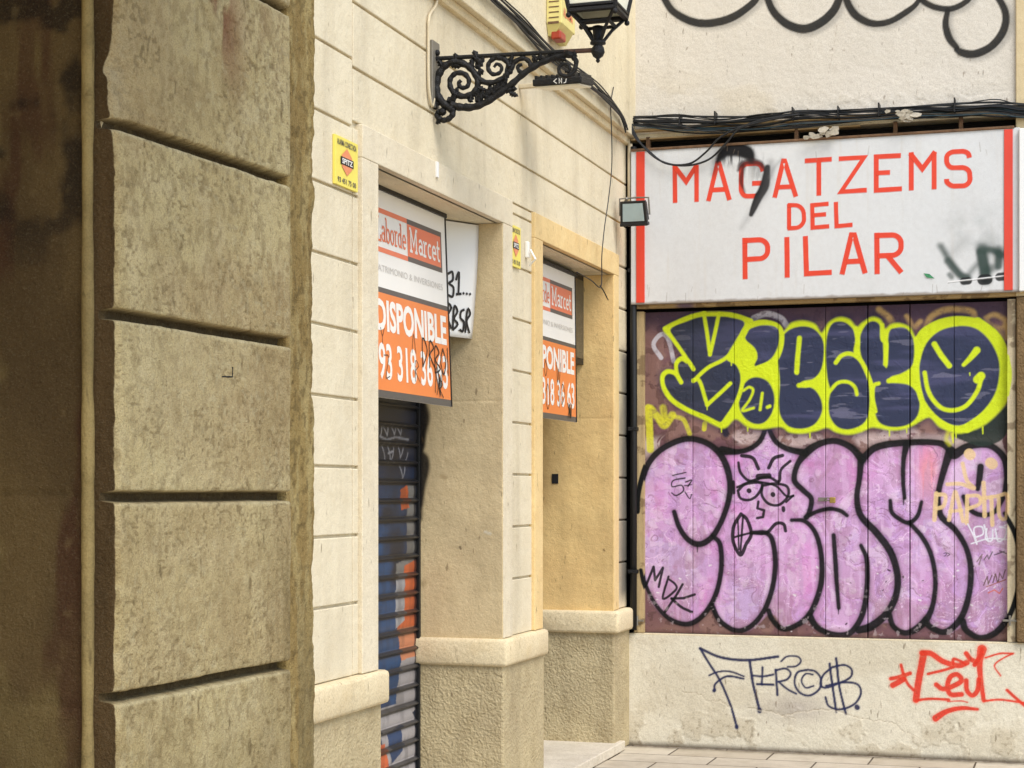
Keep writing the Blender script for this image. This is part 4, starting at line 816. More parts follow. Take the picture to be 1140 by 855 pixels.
# ================================================================== STONE PILLAR (near, left)
PZ = 4.4
P1 = np.array((-1.518, 2.557)); dv = np.array((.0558, .998)); nvp = np.array((.998, -.0558))
pil = thing('stone_pillar', 'massive weathered stone pillar in the left foreground with four deep grooves', 'pillar', (-1.9, 3.0, 0))
def pgrid(s0, s1, z0, z1, res): return np.meshgrid(np.arange(s0, s1+res/2, res), np.arange(z0, z1+res/2, res))
gz = [.30, .62, .94, 1.262, 1.592, 1.893, 2.207, 2.54, 2.86, 3.18, 3.5, 3.82, 4.14]
s_, z_ = np.meshgrid(np.linspace(0, .6, 241), np.arange(.95, 2.8, .0021))
def blockface(s_, z_):
    wob = (fbm(s_*6, z_*6, 0, 3, 51)-.5)*.004; wob2 = (fbm(s_*40, z_*40, 0, 3, 52)-.5)*.0028
    g = np.full(s_.shape, 9.)
    for q in gz: g = np.minimum(g, np.abs(z_-q+wob*.6))
    wg = .0088+wob2*.5+.002*(fbm(s_*15, z_*3, 1, 2, 54)-.5)
    hgt = .026*ss(wg-.0022, wg+.0016, g)-.004*np.exp(-np.maximum(g-wg, 0)/.003)
    e0 = s_; hgt = hgt-.008*np.exp(-np.maximum(e0+wob2*1.2, 0)/.004)           # worn arris at the near corner
    e1 = .600-s_; hgt = hgt-.020*np.exp(-np.maximum(e1+wob2*.6, 0)/.0035)
    rough = .006*(fbm(s_*6, z_*6, 0, 3, 55)-.5)+.0018*(fbm(s_*110, z_*90, 0, 3, 56)-.5)+.0012*(fbm(s_*45, z_*45, 0, 3, 156)-.5)
    tool = ss(.5, .6, fbm(s_*5, z_*5, 2, 3, 57)); dim = ss(.62, .72, vn(s_*75, z_*48, 0, 58))*tool
    chip = ss(.70, .78, fbm(s_*26, z_*26, 4, 3, 59))
    big = np.exp(-(((s_-.0)/.035)**2+((z_-2.28)/.07)**2))                            # broken corner beside the upper groove
    hgt = hgt+rough-.0006*dim-.0006*chip-.02*big*(.5+fbm(s_*30, z_*30, 0, 3, 60))
    # colour of the stone, with the lit block edges painted in
    c = np.ones(s_.shape+(3,))*lin((190, 170, 122))
    def put(m, col, a): nonlocal c; k = (np.clip(m, 0, 1)*a)[..., None]; c = c*(1-k)+lin(col)*k
    put(ss(.40, .68, fbm(s_*3, z_*1.2, 3, 5, 61)), (200, 182, 134), .7); put(ss(.42, .78, fbm(s_*13, z_*10, 3, 6, 62)), (152, 130, 88), .28)
    put(ss(.45, .72, fbm(s_*22, z_*16, 3, 6, 63)), (208, 190, 146), .45); put(dim, (190, 174, 134), .3); put(chip, (130, 110, 74), .3)
    put(ss(.50, .66, fbm(s_*90, z_*60, 7, 4, 163)), (130, 111, 74), .4)
    put(ss(.45, .7, fbm(s_*2.2, z_*2.6, 3, 4, 261)), (150, 120, 80), .35)
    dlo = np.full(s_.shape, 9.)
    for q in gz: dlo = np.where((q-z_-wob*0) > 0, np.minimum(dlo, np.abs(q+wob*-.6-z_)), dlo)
    put(np.exp(-(np.abs(dlo-wg-.004)/.0035)**2), (214, 198, 154), .55)  # pale lip below each groove: a highlight put into the stone colour
    bt_ = np.searchsorted(np.array(gz), z_); put(np.where(bt_ % 3 == 1, 1., 0.)*ss(.35, .6, fbm(s_*4, z_*4, 2, 3, 264)), (168, 146, 104), .4); put(np.where(bt_ % 3 == 2, 1., 0.)*ss(.35, .6, fbm(s_*4, z_*4, 7, 3, 265)), (206, 188, 142), .35)
    pit = ss(.68, .80, vn(s_*120+3*fbm(s_*9, z_*9, 0, 2, 5), z_*170, 0, 71))*ss(.4, .6, fbm(s_*11, z_*11, 0, 3, 72)); put(pit, (104, 86, 54), .45); hgt = hgt-.0008*pit
    lp_ = ss(.72, .80, vn(s_*90, z_*90, 5, 73))*ss(.45, .6, fbm(s_*8, z_*8, 3, 3, 74)); put(lp_, (198, 184, 144), .3)
    st = np.exp(-(((s_-.33-.03*np.sin(z_*9))/.07)**2))*ss(2.28, 2.5, z_)*ss(.40, .56, fbm(s_*26, z_*7, 0, 5, 64)); put(st, (118, 62, 44), .85)
    put(np.exp(-(((s_-.42)/.12)**2))*ss(2.3, 2.5, z_)*ss(.4, .6, fbm(s_*12, z_*4, 2, 4, 65)), (122, 84, 58), .55)
    put(ss(.55, .8, fbm(s_*10, z_*1.5, 8, 4, 66))*ss(.35, .6, s_), (104, 88, 52), .6); put(big, (190, 172, 134), .7)
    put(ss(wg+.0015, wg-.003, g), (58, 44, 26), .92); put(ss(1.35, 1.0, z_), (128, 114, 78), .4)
    put(ss(.60, .78, fbm(s_*50, z_*50, 8, 3, 67)), (122, 104, 68), .3)
    return hgt, c
def pplace(s_, z_, h): return np.stack([P1[0]+dv[0]*s_+nvp[0]*h, P1[1]+dv[1]*s_+nvp[1]*h, z_], -1)
def face_with_return(s_, z_):
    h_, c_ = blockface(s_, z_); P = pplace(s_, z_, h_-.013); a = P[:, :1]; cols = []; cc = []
    for t in (1, .86, .7, .55, .4, .25, .12, .04):
        q = a.copy(); q[..., 0] = a[..., 0]*(1-t)+(-1.5525)*t; q[..., 1] = P1[1]-.003*(fbm(q[..., 0]*60, q[..., 2]*30, 0, 3, 9)); cols.append(q)
        n_ = fbm(q[..., 0]*30, q[..., 2]*6, 0, 4, 12)[..., None]; cc.append(lin((82, 64, 40))*(.6+.7*n_))  # return painted dark like the front face, shade in its colour
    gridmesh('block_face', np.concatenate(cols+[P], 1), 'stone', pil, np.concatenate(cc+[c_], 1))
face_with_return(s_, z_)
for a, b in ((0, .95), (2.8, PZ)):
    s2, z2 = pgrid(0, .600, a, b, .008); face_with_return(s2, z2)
# iron staple in the stone
q = P1+dv*.35+nvp*.01; zq = CAMZ+(548-418)/F*3.2; ir = MB(); ir.tube([(q[0], q[1]-.02, zq-.002), (q[0]+.004, q[1]+.015, zq), (q[0]+.004, q[1]+.016, zq+.018)], .0016); ir.build('iron_pin', 'iron', pil)
# edge strip: rougher, a centimetre proud, rounded and broken outer arris
s_, z_ = pgrid(0, 1, 0, 1, 1)
def strip(z0, z1, res):
    us_ = np.concatenate([np.linspace(0, .002, 2), np.linspace(.004, .130, 44), np.linspace(.132, .16, 14)]); zs_ = np.arange(z0, z1+res/2, res); U, Z = np.meshgrid(us_, zs_)
    n = fbm(U*14, Z*14, 0, 5, 81); n6 = fbm(U*70, Z*70, 0, 3, 82); br = ss(.58, .72, fbm(Z*5, Z*0+3, 0, 4, 83))
    h = -.004+.010*(n-.5)+.005*(n6-.5); r = np.clip((U-.105)/.055, 0, 1); h = h-.05*r**2.6-.007*br*ss(.09, .13, U); h = np.where(U < .001, h-.03, h); h = h-.006*np.exp(-U/.004)
    c = np.ones(U.shape+(3,))*lin((158, 134, 82))
    def put(m, col, a): nonlocal c; k = (np.clip(m, 0, 1)*a)[..., None]; c = c*(1-k)+lin(col)*k
    put(ss(.38, .66, fbm(U*20, Z*6, 0, 6, 84)), (140, 115, 68), .6); put(ss(.46, .68, fbm(U*60, Z*12, 5, 5, 85)), (184, 164, 112), .55); put(ss(.54, .70, fbm(U*80, Z*60, 5, 4, 86)), (100, 82, 46), .6); put(ss(.5, .56, fbm(U*12, Z*3, 9, 4, 88))*ss(1.5, 1.2, Z), (120, 106, 72), .6)
    gridmesh('edge_strip', pplace(.604+U, Z, h), 'stone', pil, c)
strip(.95, 2.85, .0032); strip(0, .95, .01); strip(2.85, PZ, .01)
# face towards the viewer: grime and shade both painted dark, then the bead
XE = -1.5605
def frontface(x0, x1, name, seed, z0=0., res=.005):
    X, Z = np.meshgrid(np.arange(x0, x1+res/2, res), np.arange(z0, PZ, res*1.4)); n = fbm(X*8, Z*8, 0, 5, seed)
    Y = P1[1]-.006*n-.003*fbm(X*40, Z*40, 0, 3, seed+1)
    for q in (1.59, 2.2, 1.24): Y = Y+.006*np.exp(-np.abs(Z-q-.01*fbm(X*9, Z*0+q, 0, 3, 3))/.003)
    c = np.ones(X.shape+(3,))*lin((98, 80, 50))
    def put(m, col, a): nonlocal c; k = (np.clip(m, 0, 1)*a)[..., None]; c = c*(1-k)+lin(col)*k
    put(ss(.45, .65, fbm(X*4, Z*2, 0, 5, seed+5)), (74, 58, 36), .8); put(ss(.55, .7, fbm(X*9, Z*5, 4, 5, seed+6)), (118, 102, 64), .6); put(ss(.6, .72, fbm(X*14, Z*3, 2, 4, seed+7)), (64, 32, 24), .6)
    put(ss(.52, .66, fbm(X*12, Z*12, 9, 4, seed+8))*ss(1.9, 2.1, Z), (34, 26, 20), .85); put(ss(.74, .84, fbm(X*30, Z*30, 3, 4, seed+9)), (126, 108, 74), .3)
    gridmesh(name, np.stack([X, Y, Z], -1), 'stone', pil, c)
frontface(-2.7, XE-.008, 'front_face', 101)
bd = MB(); zs_ = np.arange(0, PZ, .012); nb = fbm(zs_*9, zs_*0, 0, 4, 6)
bd.tube([(XE+.003*(n-.5), P1[1]-.004-.003*n, z) for z, n in zip(zs_, nb)], [.0105+.004*(n-.5) for n in nb], 14)
bead = bd.build('corner_bead', stucco('bead_stone', (140, 122, 80), dirt=(60, 46, 26), grain=150, gdist=.004, gstr=.8, dirt_amt=.6, streak=.3, blotch=.5), pil, smooth=True)
cr_ = MB(); a = P1+dv*.0; 
cr_.add([(-2.7, P1[1]+.012, 0), (a[0]-.024, a[1]+.006, 0), (a[0]+dv[0]*.75-.06, a[1]+.75, 0), (-2.7, a[1]+.75, 0), (-2.7, P1[1]+.012, PZ), (a[0]-.024, a[1]+.006, PZ), (a[0]+dv[0]*.75-.06, a[1]+.75, PZ), (-2.7, a[1]+.75, PZ)], [(0, 1, 2, 3), (4, 5, 6, 7), (0, 1, 5, 4), (1, 2, 6, 5), (2, 3, 7, 6), (3, 0, 4, 7)])
cr_.build('pillar_core', 'reveal', pil)
# unseen vault and wall, added to keep light off the pillar's near face
ar = MB(); ar.box(-4.2, -.55, -3.5, P1[1]-.0, 3.25, 3.9); ar.box(-4.2, -2.7, -3.5, P1[1], 0, 3.25); tag(ar.build('shading_arcade', 'reveal'), 'unseen vault and inner wall added to shade the near face of the pillar', 'shading_arcade')

# ================================================================== BOARDS IN THE DOORWAYS
def text_mesh(body, size, sx=1., offset=0.):
    cu = bpy.data.curves.new('t', 'FONT'); cu.body = body; cu.size = size; cu.offset = offset; cu.resolution_u = 3
    o = bpy.data.objects.new('t', cu); link(o); dg = bpy.context.evaluated_depsgraph_get(); dg.update(); me = bpy.data.meshes.new_from_object(o.evaluated_get(dg))
    v = np.array([q.co[:] for q in me.vertices]); f = [tuple(p.vertices) for p in me.polygons]
    bpy.data.objects.remove(o); bpy.data.curves.remove(cu); bpy.data.meshes.remove(me); return v, f
def put_text(mb, body, u0, u1, v0, v1, place, offset=0., size=1.):
    """fits the text's box to [u0,u1]x[v0,v1]; place(u,v)->world"""
    v, f = text_mesh(body, size, offset=offset); lo = v.min(0); hi = v.max(0)
    mb.add([place(u0+(p[0]-lo[0])/(hi[0]-lo[0])*(u1-u0), v0+(p[1]-lo[1])/(hi[1]-lo[1])*(v1-v0)) for p in v], f)
def arc(cx, cy, rx, ry, a0, a1, n=9): return [(cx+rx*math.cos(R(a0+(a1-a0)*i/(n-1))), cy+ry*math.sin(R(a0+(a1-a0)*i/(n-1)))) for i in range(n)]
def slabfont(ch):                                # bold slab-serif letters as strokes in a unit box, with their width
    o = lambda cx=.38: [arc(cx, .33, .24, .25, 0, 360, 15)]
    if ch == 'L': return [[(.2, .1), (.2, .95)], [(.02, .93), (.4, .93)], [(.02, .08), (.62, .08), (.62, .3)]], .68
    if ch == 'M': return [[(.16, .08), (.16, .92)], [(.16, .92), (.48, .3), (.8, .92)], [(.8, .92), (.8, .08)], [(.0, .08), (.32, .08)], [(.64, .08), (.96, .08)], [(.0, .93), (.2, .93)], [(.76, .93), (.96, .93)]], 1.0
    if ch == 'a': return [arc(.34, .42, .2, .2, 150, 0, 7)+[(.54, .12), (.64, .08)], arc(.33, .24, .19, .15, 0, 360, 12)], .66
    if ch == 'b': return [[(.16, .08), (.16, .95)], [(.0, .94), (.16, .94)], arc(.38, .33, .22, .25, 0, 360, 14)], .68
    if ch == 'o': return o(.32), .66
    if ch == 'r': return [[(.18, .08), (.18, .6)], [(.02, .08), (.38, .08)], [(.02, .6), (.18, .6)], arc(.38, .42, .2, .18, 170, 60, 5)], .52
    if ch == 'd': return [[(.5, .08), (.5, .95)], [(.34, .94), (.5, .94)], [(.5, .08), (.64, .08)], arc(.3, .33, .22, .25, 0, 360, 14)], .68
    if ch == 'e': return [[(.1, .33), (.54, .33)]+arc(.32, .33, .22, .25, 0, 310, 13)[1:]], .62
    if ch == 'c': return [arc(.32, .33, .22, .25, 50, 310, 11)], .58
    if ch == 't': return [[(.18, .85), (.18, .2), (.26, .09), (.44, .1)], [(.0, .58), (.42, .58)]], .48
def slabtext(mb, body, u0, u1, v0, v1, place, w=.135):
    tot = sum(slabfont(c)[1] for c in body); s = (u1-u0)/tot; x = 0; k = 0
    for c in body:
        st, wd = slabfont(c)
        for p in st:
            q = [(u0+(x+a)*s, v0+b*(v1-v0)) for a, b in p]; k += 1
            t = MB(); ribbon(t, q, w*s if s < (v1-v0) else w*(v1-v0), 0, .0001)
            n = len(q); fs = [(i, i+1, n+i+1, n+i) for i in range(n-1)]
            mb.add([place(a[0], a[2], (k % 5)*.0002) for a in t.v[:2*n]], fs)
        x += wd
GRP = 'orange and white property agency boards in the doorways'
def agency(label, X, y0, y1, z0, z1, lean, scrib):
    t = thing('agency_board', label, 'sign', (X, (y0+y1)/2, z0), GRP); H = z1-z0; W = y1-y0
    def pl(u, v, d=0.): return (X+.004+d+lean*(1-v), y0+u*W, z0+v*H)       # u along the wall, v up, d out of the board
    def quad(mb, u0, u1, v0, v1, d): mb.add([pl(u0, v0, d), pl(u1, v0, d), pl(u1, v1, d), pl(u0, v1, d)], [(0, 1, 2, 3)])
    b = MB(); b.prism([pl(0, 0, -.010), pl(1, 0, -.010), pl(1, 1, -.010), pl(0, 1, -.010)], (.010, 0, 0)); b.build('board_panel', 'whiteink', t)
    f = MB(); f.prism([pl(0, .985, -.014), pl(1.012, .985, -.014), pl(1.012, 1.006, -.014), pl(0, 1.006, -.014)], (.024, 0, 0)); f.prism([pl(1, 0, -.014), pl(1.012, 0, -.014), pl(1.012, .985, -.014), pl(1, .985, -.014)], (.018, 0, 0)); f.build('frame', 'black', t)
    o = MB(); quad(o, 0, 1, .035, .497, .0008); o.build('orange_field', 'orange', t)
    g = MB(); quad(g, 0, 1, .497, .522, .0009); quad(g, 0, 1, 0, .035, .0009); quad(g, .495, .945, .875, .9, .0009); quad(g, .495, .945, .69, .715, .0009); quad(g, .93, .945, .715, .875, .0009); g.build('grey_bars', 'graybar', t)
    r = MB(); quad(r, .495, .93, .715, .875, .001); quad(r, .0, .495, .876, .9, .001); quad(r, .0, .495, .69, .714, .001); r.build('logo_box', 'red_print', t)
    a = MB(); slabtext(a, 'Laborde', .125, .478, .735, .865, lambda u, v, d=0: pl(u, v, .0014+d)); a.build('logo_word', 'red_print', t)
    c = MB(); slabtext(c, 'Marcet', .52, .918, .735, .865, lambda u, v, d=0: pl(u, v, .0018+d)); c.build('logo_word', 'whiteink', t); c = MB()
    put_text(c, 'DISPONIBLE', .085, .968, .315, .468, lambda u, v: pl(u, v, .0018), offset=.035); c.build('white_lettering', 'whiteink', t); c = MB(); put_text(c, '93 318 36 63', .10, .965, .085, .262, lambda u, v: pl(u, v, .0019), offset=.018); c.build('phone_number', 'whiteink', t)
    s = MB(); put_text(s, 'PATRIMONIO & INVERSIONES', .10, .94, .598, .63, lambda u, v: pl(u, v, .0016), offset=-.005); s.build('small_lettering', 'paletext', t)
    m = MB(); k = 0
    for pts, w_ in scrib:
        q = catmull([np.array(p) for p in pts], 4) if len(pts) > 2 else [np.array(p) for p in pts]; tt = MB(); qq = [(p[0]*W, p[1]*H) for p in q]; ribbon(tt, qq, w_, 0, .0001); n = len(q); k += 1
        m.add([pl(a_[0]/W, a_[2]/H, .0026+.0002*k) for a_ in tt.v[:2*n]], [(i, i+1, n+i+1, n+i) for i in range(n-1)])
    m.build('scribbles', 'marker', t)
    return t
def scr(u, v, kind, s=1.):
    L = {'Z': [[(0, 1), (.8, .95), (.2, 0), (.9, .05)]], 'Y': [[(0, 1), (.4, .5), (.9, 1)], [(.4, .5), (.35, 0)]], 'A': [[(0, 0), (.4, 1), (.8, 0)]], 'R': [[(0, 0), (.1, 1), (.7, .8), (.1, .5), (.9, 0)]], 'D': [[(0, 0), (.1, 1), (.7, .6), (.0, 0)]], 'B': [[(0, 0), (.1, 1), (.7, .8), (.1, .5), (.8, .2), (0, 0)]], 'O': [[(.4, 1), (0, .5), (.4, 0), (.8, .5), (.4, 1)]], 'X': [[(0, 1), (.8, 0)], [(0, 0), (.8, 1)]], '1': [[(.3, 1), (.3, 0)]], 'W': [[(0, 1), (.2, 0), (.4, .7), (.6, 0), (.9, 1)]]}
    return [[(u+a*.055*s, v+b*.085*s) for a, b in st] for st in L[kind]]
sc1 = [(p, .004) for p in scr(.13, .255, 'Y', .9)+scr(.16, .10, 'Z', 1.2)+scr(.50, .24, 'A', 1.1)+scr(.53, .10, 'R', 1.2)]+[(p, .008) for p in scr(.63, .18, 'D', 1.7)+scr(.72, .18, 'R', 1.6)+scr(.79, .16, 'B', 1.6)+scr(.87, .16, 'O', 1.6)+scr(.94, .16, '1', 1.7)]+[(p, .006) for p in scr(.78, .06, 'A', 1.6)+scr(.80, .05, 'X', 1.2)+scr(.84, .04, 'R', 1.)+scr(.83, .09, 'W', 1.)]
ag1 = agency('orange and white property board in the near doorway, scrawled across its phone number in black', -2.92, 6.955, 7.955, 2.010, ZS-.006, .035, sc1)
sc2 = [(p, .005) for p in scr(.36, .27, 'O', 1.2)+scr(.38, .06, 'O', 1.9)+scr(.60, .24, 'W', 1.6)+scr(.62, .08, '1', 1.6)+scr(.70, .10, 'D', 1.6)]+[(p, .009) for p in scr(.82, .02, 'X', 1.2)+scr(.85, .03, 'W', 1.)]
ag2 = agency('orange and white property board in the far doorway, half hidden by the pier', -2.905, 9.165, 10.185, 2.02, ZS-.03, .01, sc2)
# bent white sheet beside the near board
bs = thing('white_sheet', 'bent white sheet with black numerals and letters hanging beside the near agency board', 'sign', (-2.95, 8.15, 2.35))
nu_, nv2 = 14, 18
def sheet(u, v):
    top = np.array(onY(533, 252, D1B-.012)); y = 7.92+(top[1]-7.92)*u; x = -3.03+(top[0]+3.03)*u**1.3; x = x-.036*(1-v)**1.6*u+.015*math.sin(u*3.1)*(1-v); return np.array((x, y, 2.365+(ZS-.008-2.365)*v))
sv = [sheet(i/nu_, j/nv2) for j in range(nv2+1) for i in range(nu_+1)]
sm = MB(); sm.add(sv+[q-np.array((.004, 0, 0)) for q in sv], []); nn_ = len(sv)
for j in range(nv2):
    for i in range(nu_):
        a = j*(nu_+1)+i; sm.f += [(a, a+1, a+nu_+2, a+nu_+1), (nn_+a, nn_+a+nu_+1, nn_+a+nu_+2, nn_+a+1)]
for i in range(nu_): sm.f += [(i, nn_+i, nn_+i+1, i+1)]
for j in range(nv2): a = j*(nu_+1)+nu_; sm.f += [(a, nn_+a, nn_+a+nu_+1, a+nu_+1)]
sm.build('sheet_panel', 'white_panel', bs, smooth=True)
sk = MB(); k = 0
def sst(pts, w_):
    global k
    q = catmull([np.array(p) for p in pts], 4) if len(pts) > 2 else [np.array(p) for p in pts]; q = [np.array(((p[0]-.28)*.62+.50, p[1]*1.12)) for p in q]; tt = MB(); ribbon(tt, [(p[0]*.42, p[1]*.62) for p in q], w_, 0, .0001); n = len(q); k += 1
    sk.add([tuple(sheet(a_[0]/.42, a_[2]/.62)+np.array((.0022+.0003*k, -.002, 0))) for a_ in tt.v[:2*n]], [(i, i+1, n+i+1, n+i) for i in range(n-1)])
for pts in ([(.30, .48), (.42, .50), (.44, .44), (.34, .41), (.46, .38), (.44, .31), (.30, .32)], [(.52, .44), (.60, .50), (.60, .33)], [(.53, .33), (.68, .34)], [(.72, .352), (.75, .338)], [(.81, .352), (.84, .338)], [(.90, .352), (.93, .338)],
            [(.28, .06), (.30, .24), (.40, .22), (.30, .15), (.42, .06)], [(.46, .05), (.48, .23), (.58, .20), (.49, .14), (.60, .10), (.46, .05)], [(.78, .22), (.68, .20), (.68, .15), (.78, .12), (.76, .05), (.66, .06)], [(.84, .04), (.86, .22), (.95, .19), (.86, .13), (.97, .04)], [(.63, .055), (.64, .05)]):
    sst(pts, .0135)
sk.build('scrawled_writing', 'marker', bs)

# ================================================================== YELLOW ALARM PLATES
def plate(label, px0, px1, ztop, zbot):
    X = XF+.008; y0, y1 = yX(px0, X), yX(px1, X); t = thing('alarm_plate', label, 'sign', (X, (y0+y1)/2, zbot), 'yellow alarm plates on the cream wall'); W = y1-y0; H = ztop-zbot
    p = MB(); p.box(XF+.0005, X+.004, y0, y1, zbot, ztop, .0015); p.build('plate', 'yellow', t)
    P_ = lambda u, v: (X+.0055, y0+u*W, zbot+v*H)
    a = MB(); put_text(a, 'ALARMA CONECTADA', .08, .92, .82, .94, P_, offset=.02); a.build('upper_lettering', 'graybar', t); a = MB(); put_text(a, '93 451 75 00', .1, .9, .06, .17, P_, offset=.02); a.build('phone_number', 'graybar', t); a = MB()
    a.add([(X+.0066, y0+u*W, zbot+v*H) for u, v in ((.22, .44), (.78, .44), (.78, .60), (.22, .60))], [(0, 1, 2, 3)]); a.build('name_panel', 'marker', t)
    d = MB(); d.add([(X+.0060, y0+u*W, zbot+v*H) for u, v in ((.5, .24), (.72, .4), (.72, .64), (.5, .80), (.28, .64), (.28, .4))], [tuple(range(6))]); d.build('red_emblem', 'faded_red', t)
    n = MB(); put_text(n, 'SPITZ', .27, .73, .465, .575, lambda u, v: (X+.0076, y0+u*W, zbot+v*H), offset=.03); n.build('name_lettering', 'whiteink', t)
za = onX(372, 150, XF)[2]; zb = onX(372, 205, XF)[2]
plate('bright yellow alarm plate left of the near doorway', 372, 397.5, za, zb)
za2 = onX(568, 250, XF)[2]; zb2 = onX(568, 296, XF)[2]
plate('pale yellow alarm plate on the pier between the doorways', 567.5, 579, za2, zb2)
q = onX(585, 283, XF); db = MB(); db.box(XF, XF+.02, q[1]-.014, q[1]+.014, q[2]-.02, q[2]+.065, .005); db.tube([(XF+.02, q[1]+.0, q[2]-.06), (XF+.06, q[1]-.02, q[2]-.03), (XF+.03, q[1]-.01, q[2]+.02)], .006); tag(db.build('door_bell', 'whiteink'), 'small white broken bell fitting right of the pale alarm plate', 'door bell')

# ================================================================== STREET LAMP
YL = yX(482); 
lp = thing('street_lamp', 'black wrought iron lantern on a scrolled bracket above the near doorway', 'street lamp', (XF, YL, 3.45))
def VL(*pts):
    out_ = []
    for x, y in pts: p = onY(470+x/4.385, y/4.385, YL); out_.append(p)
    return out_
ul = 7.75/F/4.385
wp = MB(); a = VL((48, 205))[0]; b = VL((48, 530))[0]; wp.box(XF+.001, XF+.016, YL-.045, YL+.045, b[2], a[2], .004); wp.build('wall_plate', 'grey_metal', lp)
for z in (a[2]-.05, b[2]+.05): bolts = MB(); bolts.ball((XF+.02, YL, z), .014); bolts.build('bolt', 'iron', lp)
br = MB(); br.tube(VL((52, 287), (400, 268), (700, 252)), 11*ul, 10); br.build('bracket_bar', 'iron', lp)
b2 = MB(); b2.tube(VL((695, 252), (840, 245)), 11.5*ul, 10); b2.build('bar_end', 'rust', lp, label='rusty bare end of the bracket bar')
sw = MB()
def scroll(pts, r0, r1=None, dy=0):
    q = catmull([np.array(p) for p in VL(*pts)], 6); n = len(q); r1 = r0 if r1 is None else r1
    sw.tube([Vector(p)+Vector((0, dy, 0)) for p in q], [(r0+(r1-r0)*i/(n-1))*ul*1.28*(1+.10*math.sin(i*1.3)) for i in range(n)], 8)
scroll([(150, 535), (110, 510), (78, 470), (70, 420), (82, 365), (112, 322), (160, 302), (215, 318), (252, 352), (272, 402), (255, 448), (210, 470), (165, 460), (138, 425), (138, 385), (165, 358), (205, 360), (228, 390), (220, 422), (192, 428), (178, 408), (190, 392)], 16, 8)
scroll([(140, 510), (180, 522), (240, 524), (300, 505), (370, 462), (440, 408), (500, 356), (570, 312), (640, 282), (700, 268)], 15, 12)
scroll([(258, 360), (290, 395), (340, 404), (395, 380), (432, 340), (455, 300), (495, 285), (525, 305), (528, 335), (500, 356), (472, 345), (468, 322), (488, 315)], 12, 7)
scroll([(430, 330), (408, 295), (365, 282), (330, 302), (322, 335), (345, 362), (378, 355), (388, 328), (366, 312), (350, 328)], 11, 6)
scroll([(520, 320), (555, 312), (600, 292), (575, 280), (548, 288), (545, 306)], 9, 5)
scroll([(735, 275), (752, 300), (742, 345), (710, 372), (675, 362), (668, 332), (690, 312), (718, 322), (716, 348), (698, 348)], 10, 6)
scroll([(150, 530), (148, 560), (125, 582), (95, 586), (72, 568), (78, 545), (98, 545)], 13, 8)
scroll([(420, 300), (412, 340), (400, 385)], 8, 5)
scroll([(700, 262), (740, 270)], 16, 12)
rnd = random.Random(4)
def leaf(x, y, ang, L, wd):
    p = VL((x, y))[0]; t = MB(); a = R(ang); n = 5
    for s_ in (-1, 1):
        pts = []
    c0 = Vector(p); d = Vector((math.cos(a), 0, math.sin(a))); e = Vector((-d.z, 0, d.x)); L *= ul; wd *= ul
    prof = [(0, .25), (.2, .9), (.35, .6), (.5, 1), (.65, .55), (.8, .7), (1, .05)]
    vs = []
    for s_, w_ in prof:
        cpt = c0+d*(s_*L)+e*(.25*L*s_*s_)
        for kk in (-1, 0, 1): vs.append((cpt+e*(kk*w_*wd/2)+Vector((0, -.012 if kk == 0 else -.002, 0)))[:])
    for s_, w_ in prof: cpt = c0+d*(s_*L)+e*(.25*L*s_*s_); vs.append((cpt+Vector((0, .012, 0)))[:])
    m = len(prof); fs = []
    for i in range(m-1): fs += [(3*i, 3*i+1, 3*i+4, 3*i+3), (3*i+1, 3*i+2, 3*i+5, 3*i+4), (3*i, 3*i+3, 3*m+i+1, 3*m+i), (3*i+2, 3*m+i, 3*m+i+1, 3*i+5)]
    lf.add(vs, fs)
lf = MB()
for x, y, an, L, wd in ((230, 345, 60, 50, 34), (262, 335, 40, 60, 34), (280, 310, 120, 45, 30), (300, 345, 200, 40, 30), (105, 335, 110, 45, 30), (85, 400, 190, 40, 30), (90, 470, 230, 60, 34), (120, 500, 20, 70, 34), (150, 480, 50, 50, 26), (165, 305, 80, 40, 30), (230, 500, 60, 45, 30), (262, 500, 40, 60, 36), (300, 480, 40, 60, 36), (335, 460, 35, 60, 36), (370, 440, 35, 60, 34), (405, 440, -10, 50, 30), (430, 452, -40, 36, 24), (395, 380, 30, 50, 26), (425, 320, 60, 50, 26), (420, 350, 240, 40, 26), (570, 295, 60, 36, 22), (600, 290, 20, 36, 22), (735, 290, 60, 40, 26), (700, 295, 150, 40, 24), (640, 300, 60, 40, 24), (250, 470, 30, 40, 26), (270, 300, 95, 50, 34), (100, 580, 200, 34, 26), (110, 555, 160, 34, 26), (190, 325, 160, 44, 26), (262, 420, 320, 50, 26), (560, 300, 110, 34, 22)):
    leaf(x, y, an, L*1.15, wd*1.45)
swo = sw.build('scrollwork', 'iron', lp, smooth=True); lf.build('iron_leaves', 'iron', swo)
kn = MB()
for x, y, r_ in ((100, 545, 20), (280, 300, 18), (85, 580, 16), (742, 285, 14), (214, 520, 17), (300, 505, 10), (430, 350, 14), (445, 458, 8), (545, 290, 11)): kn = MB(); kn.ball(VL((x, y))[0], r_*ul); kn.build('rosette', 'iron', swo, smooth=True)
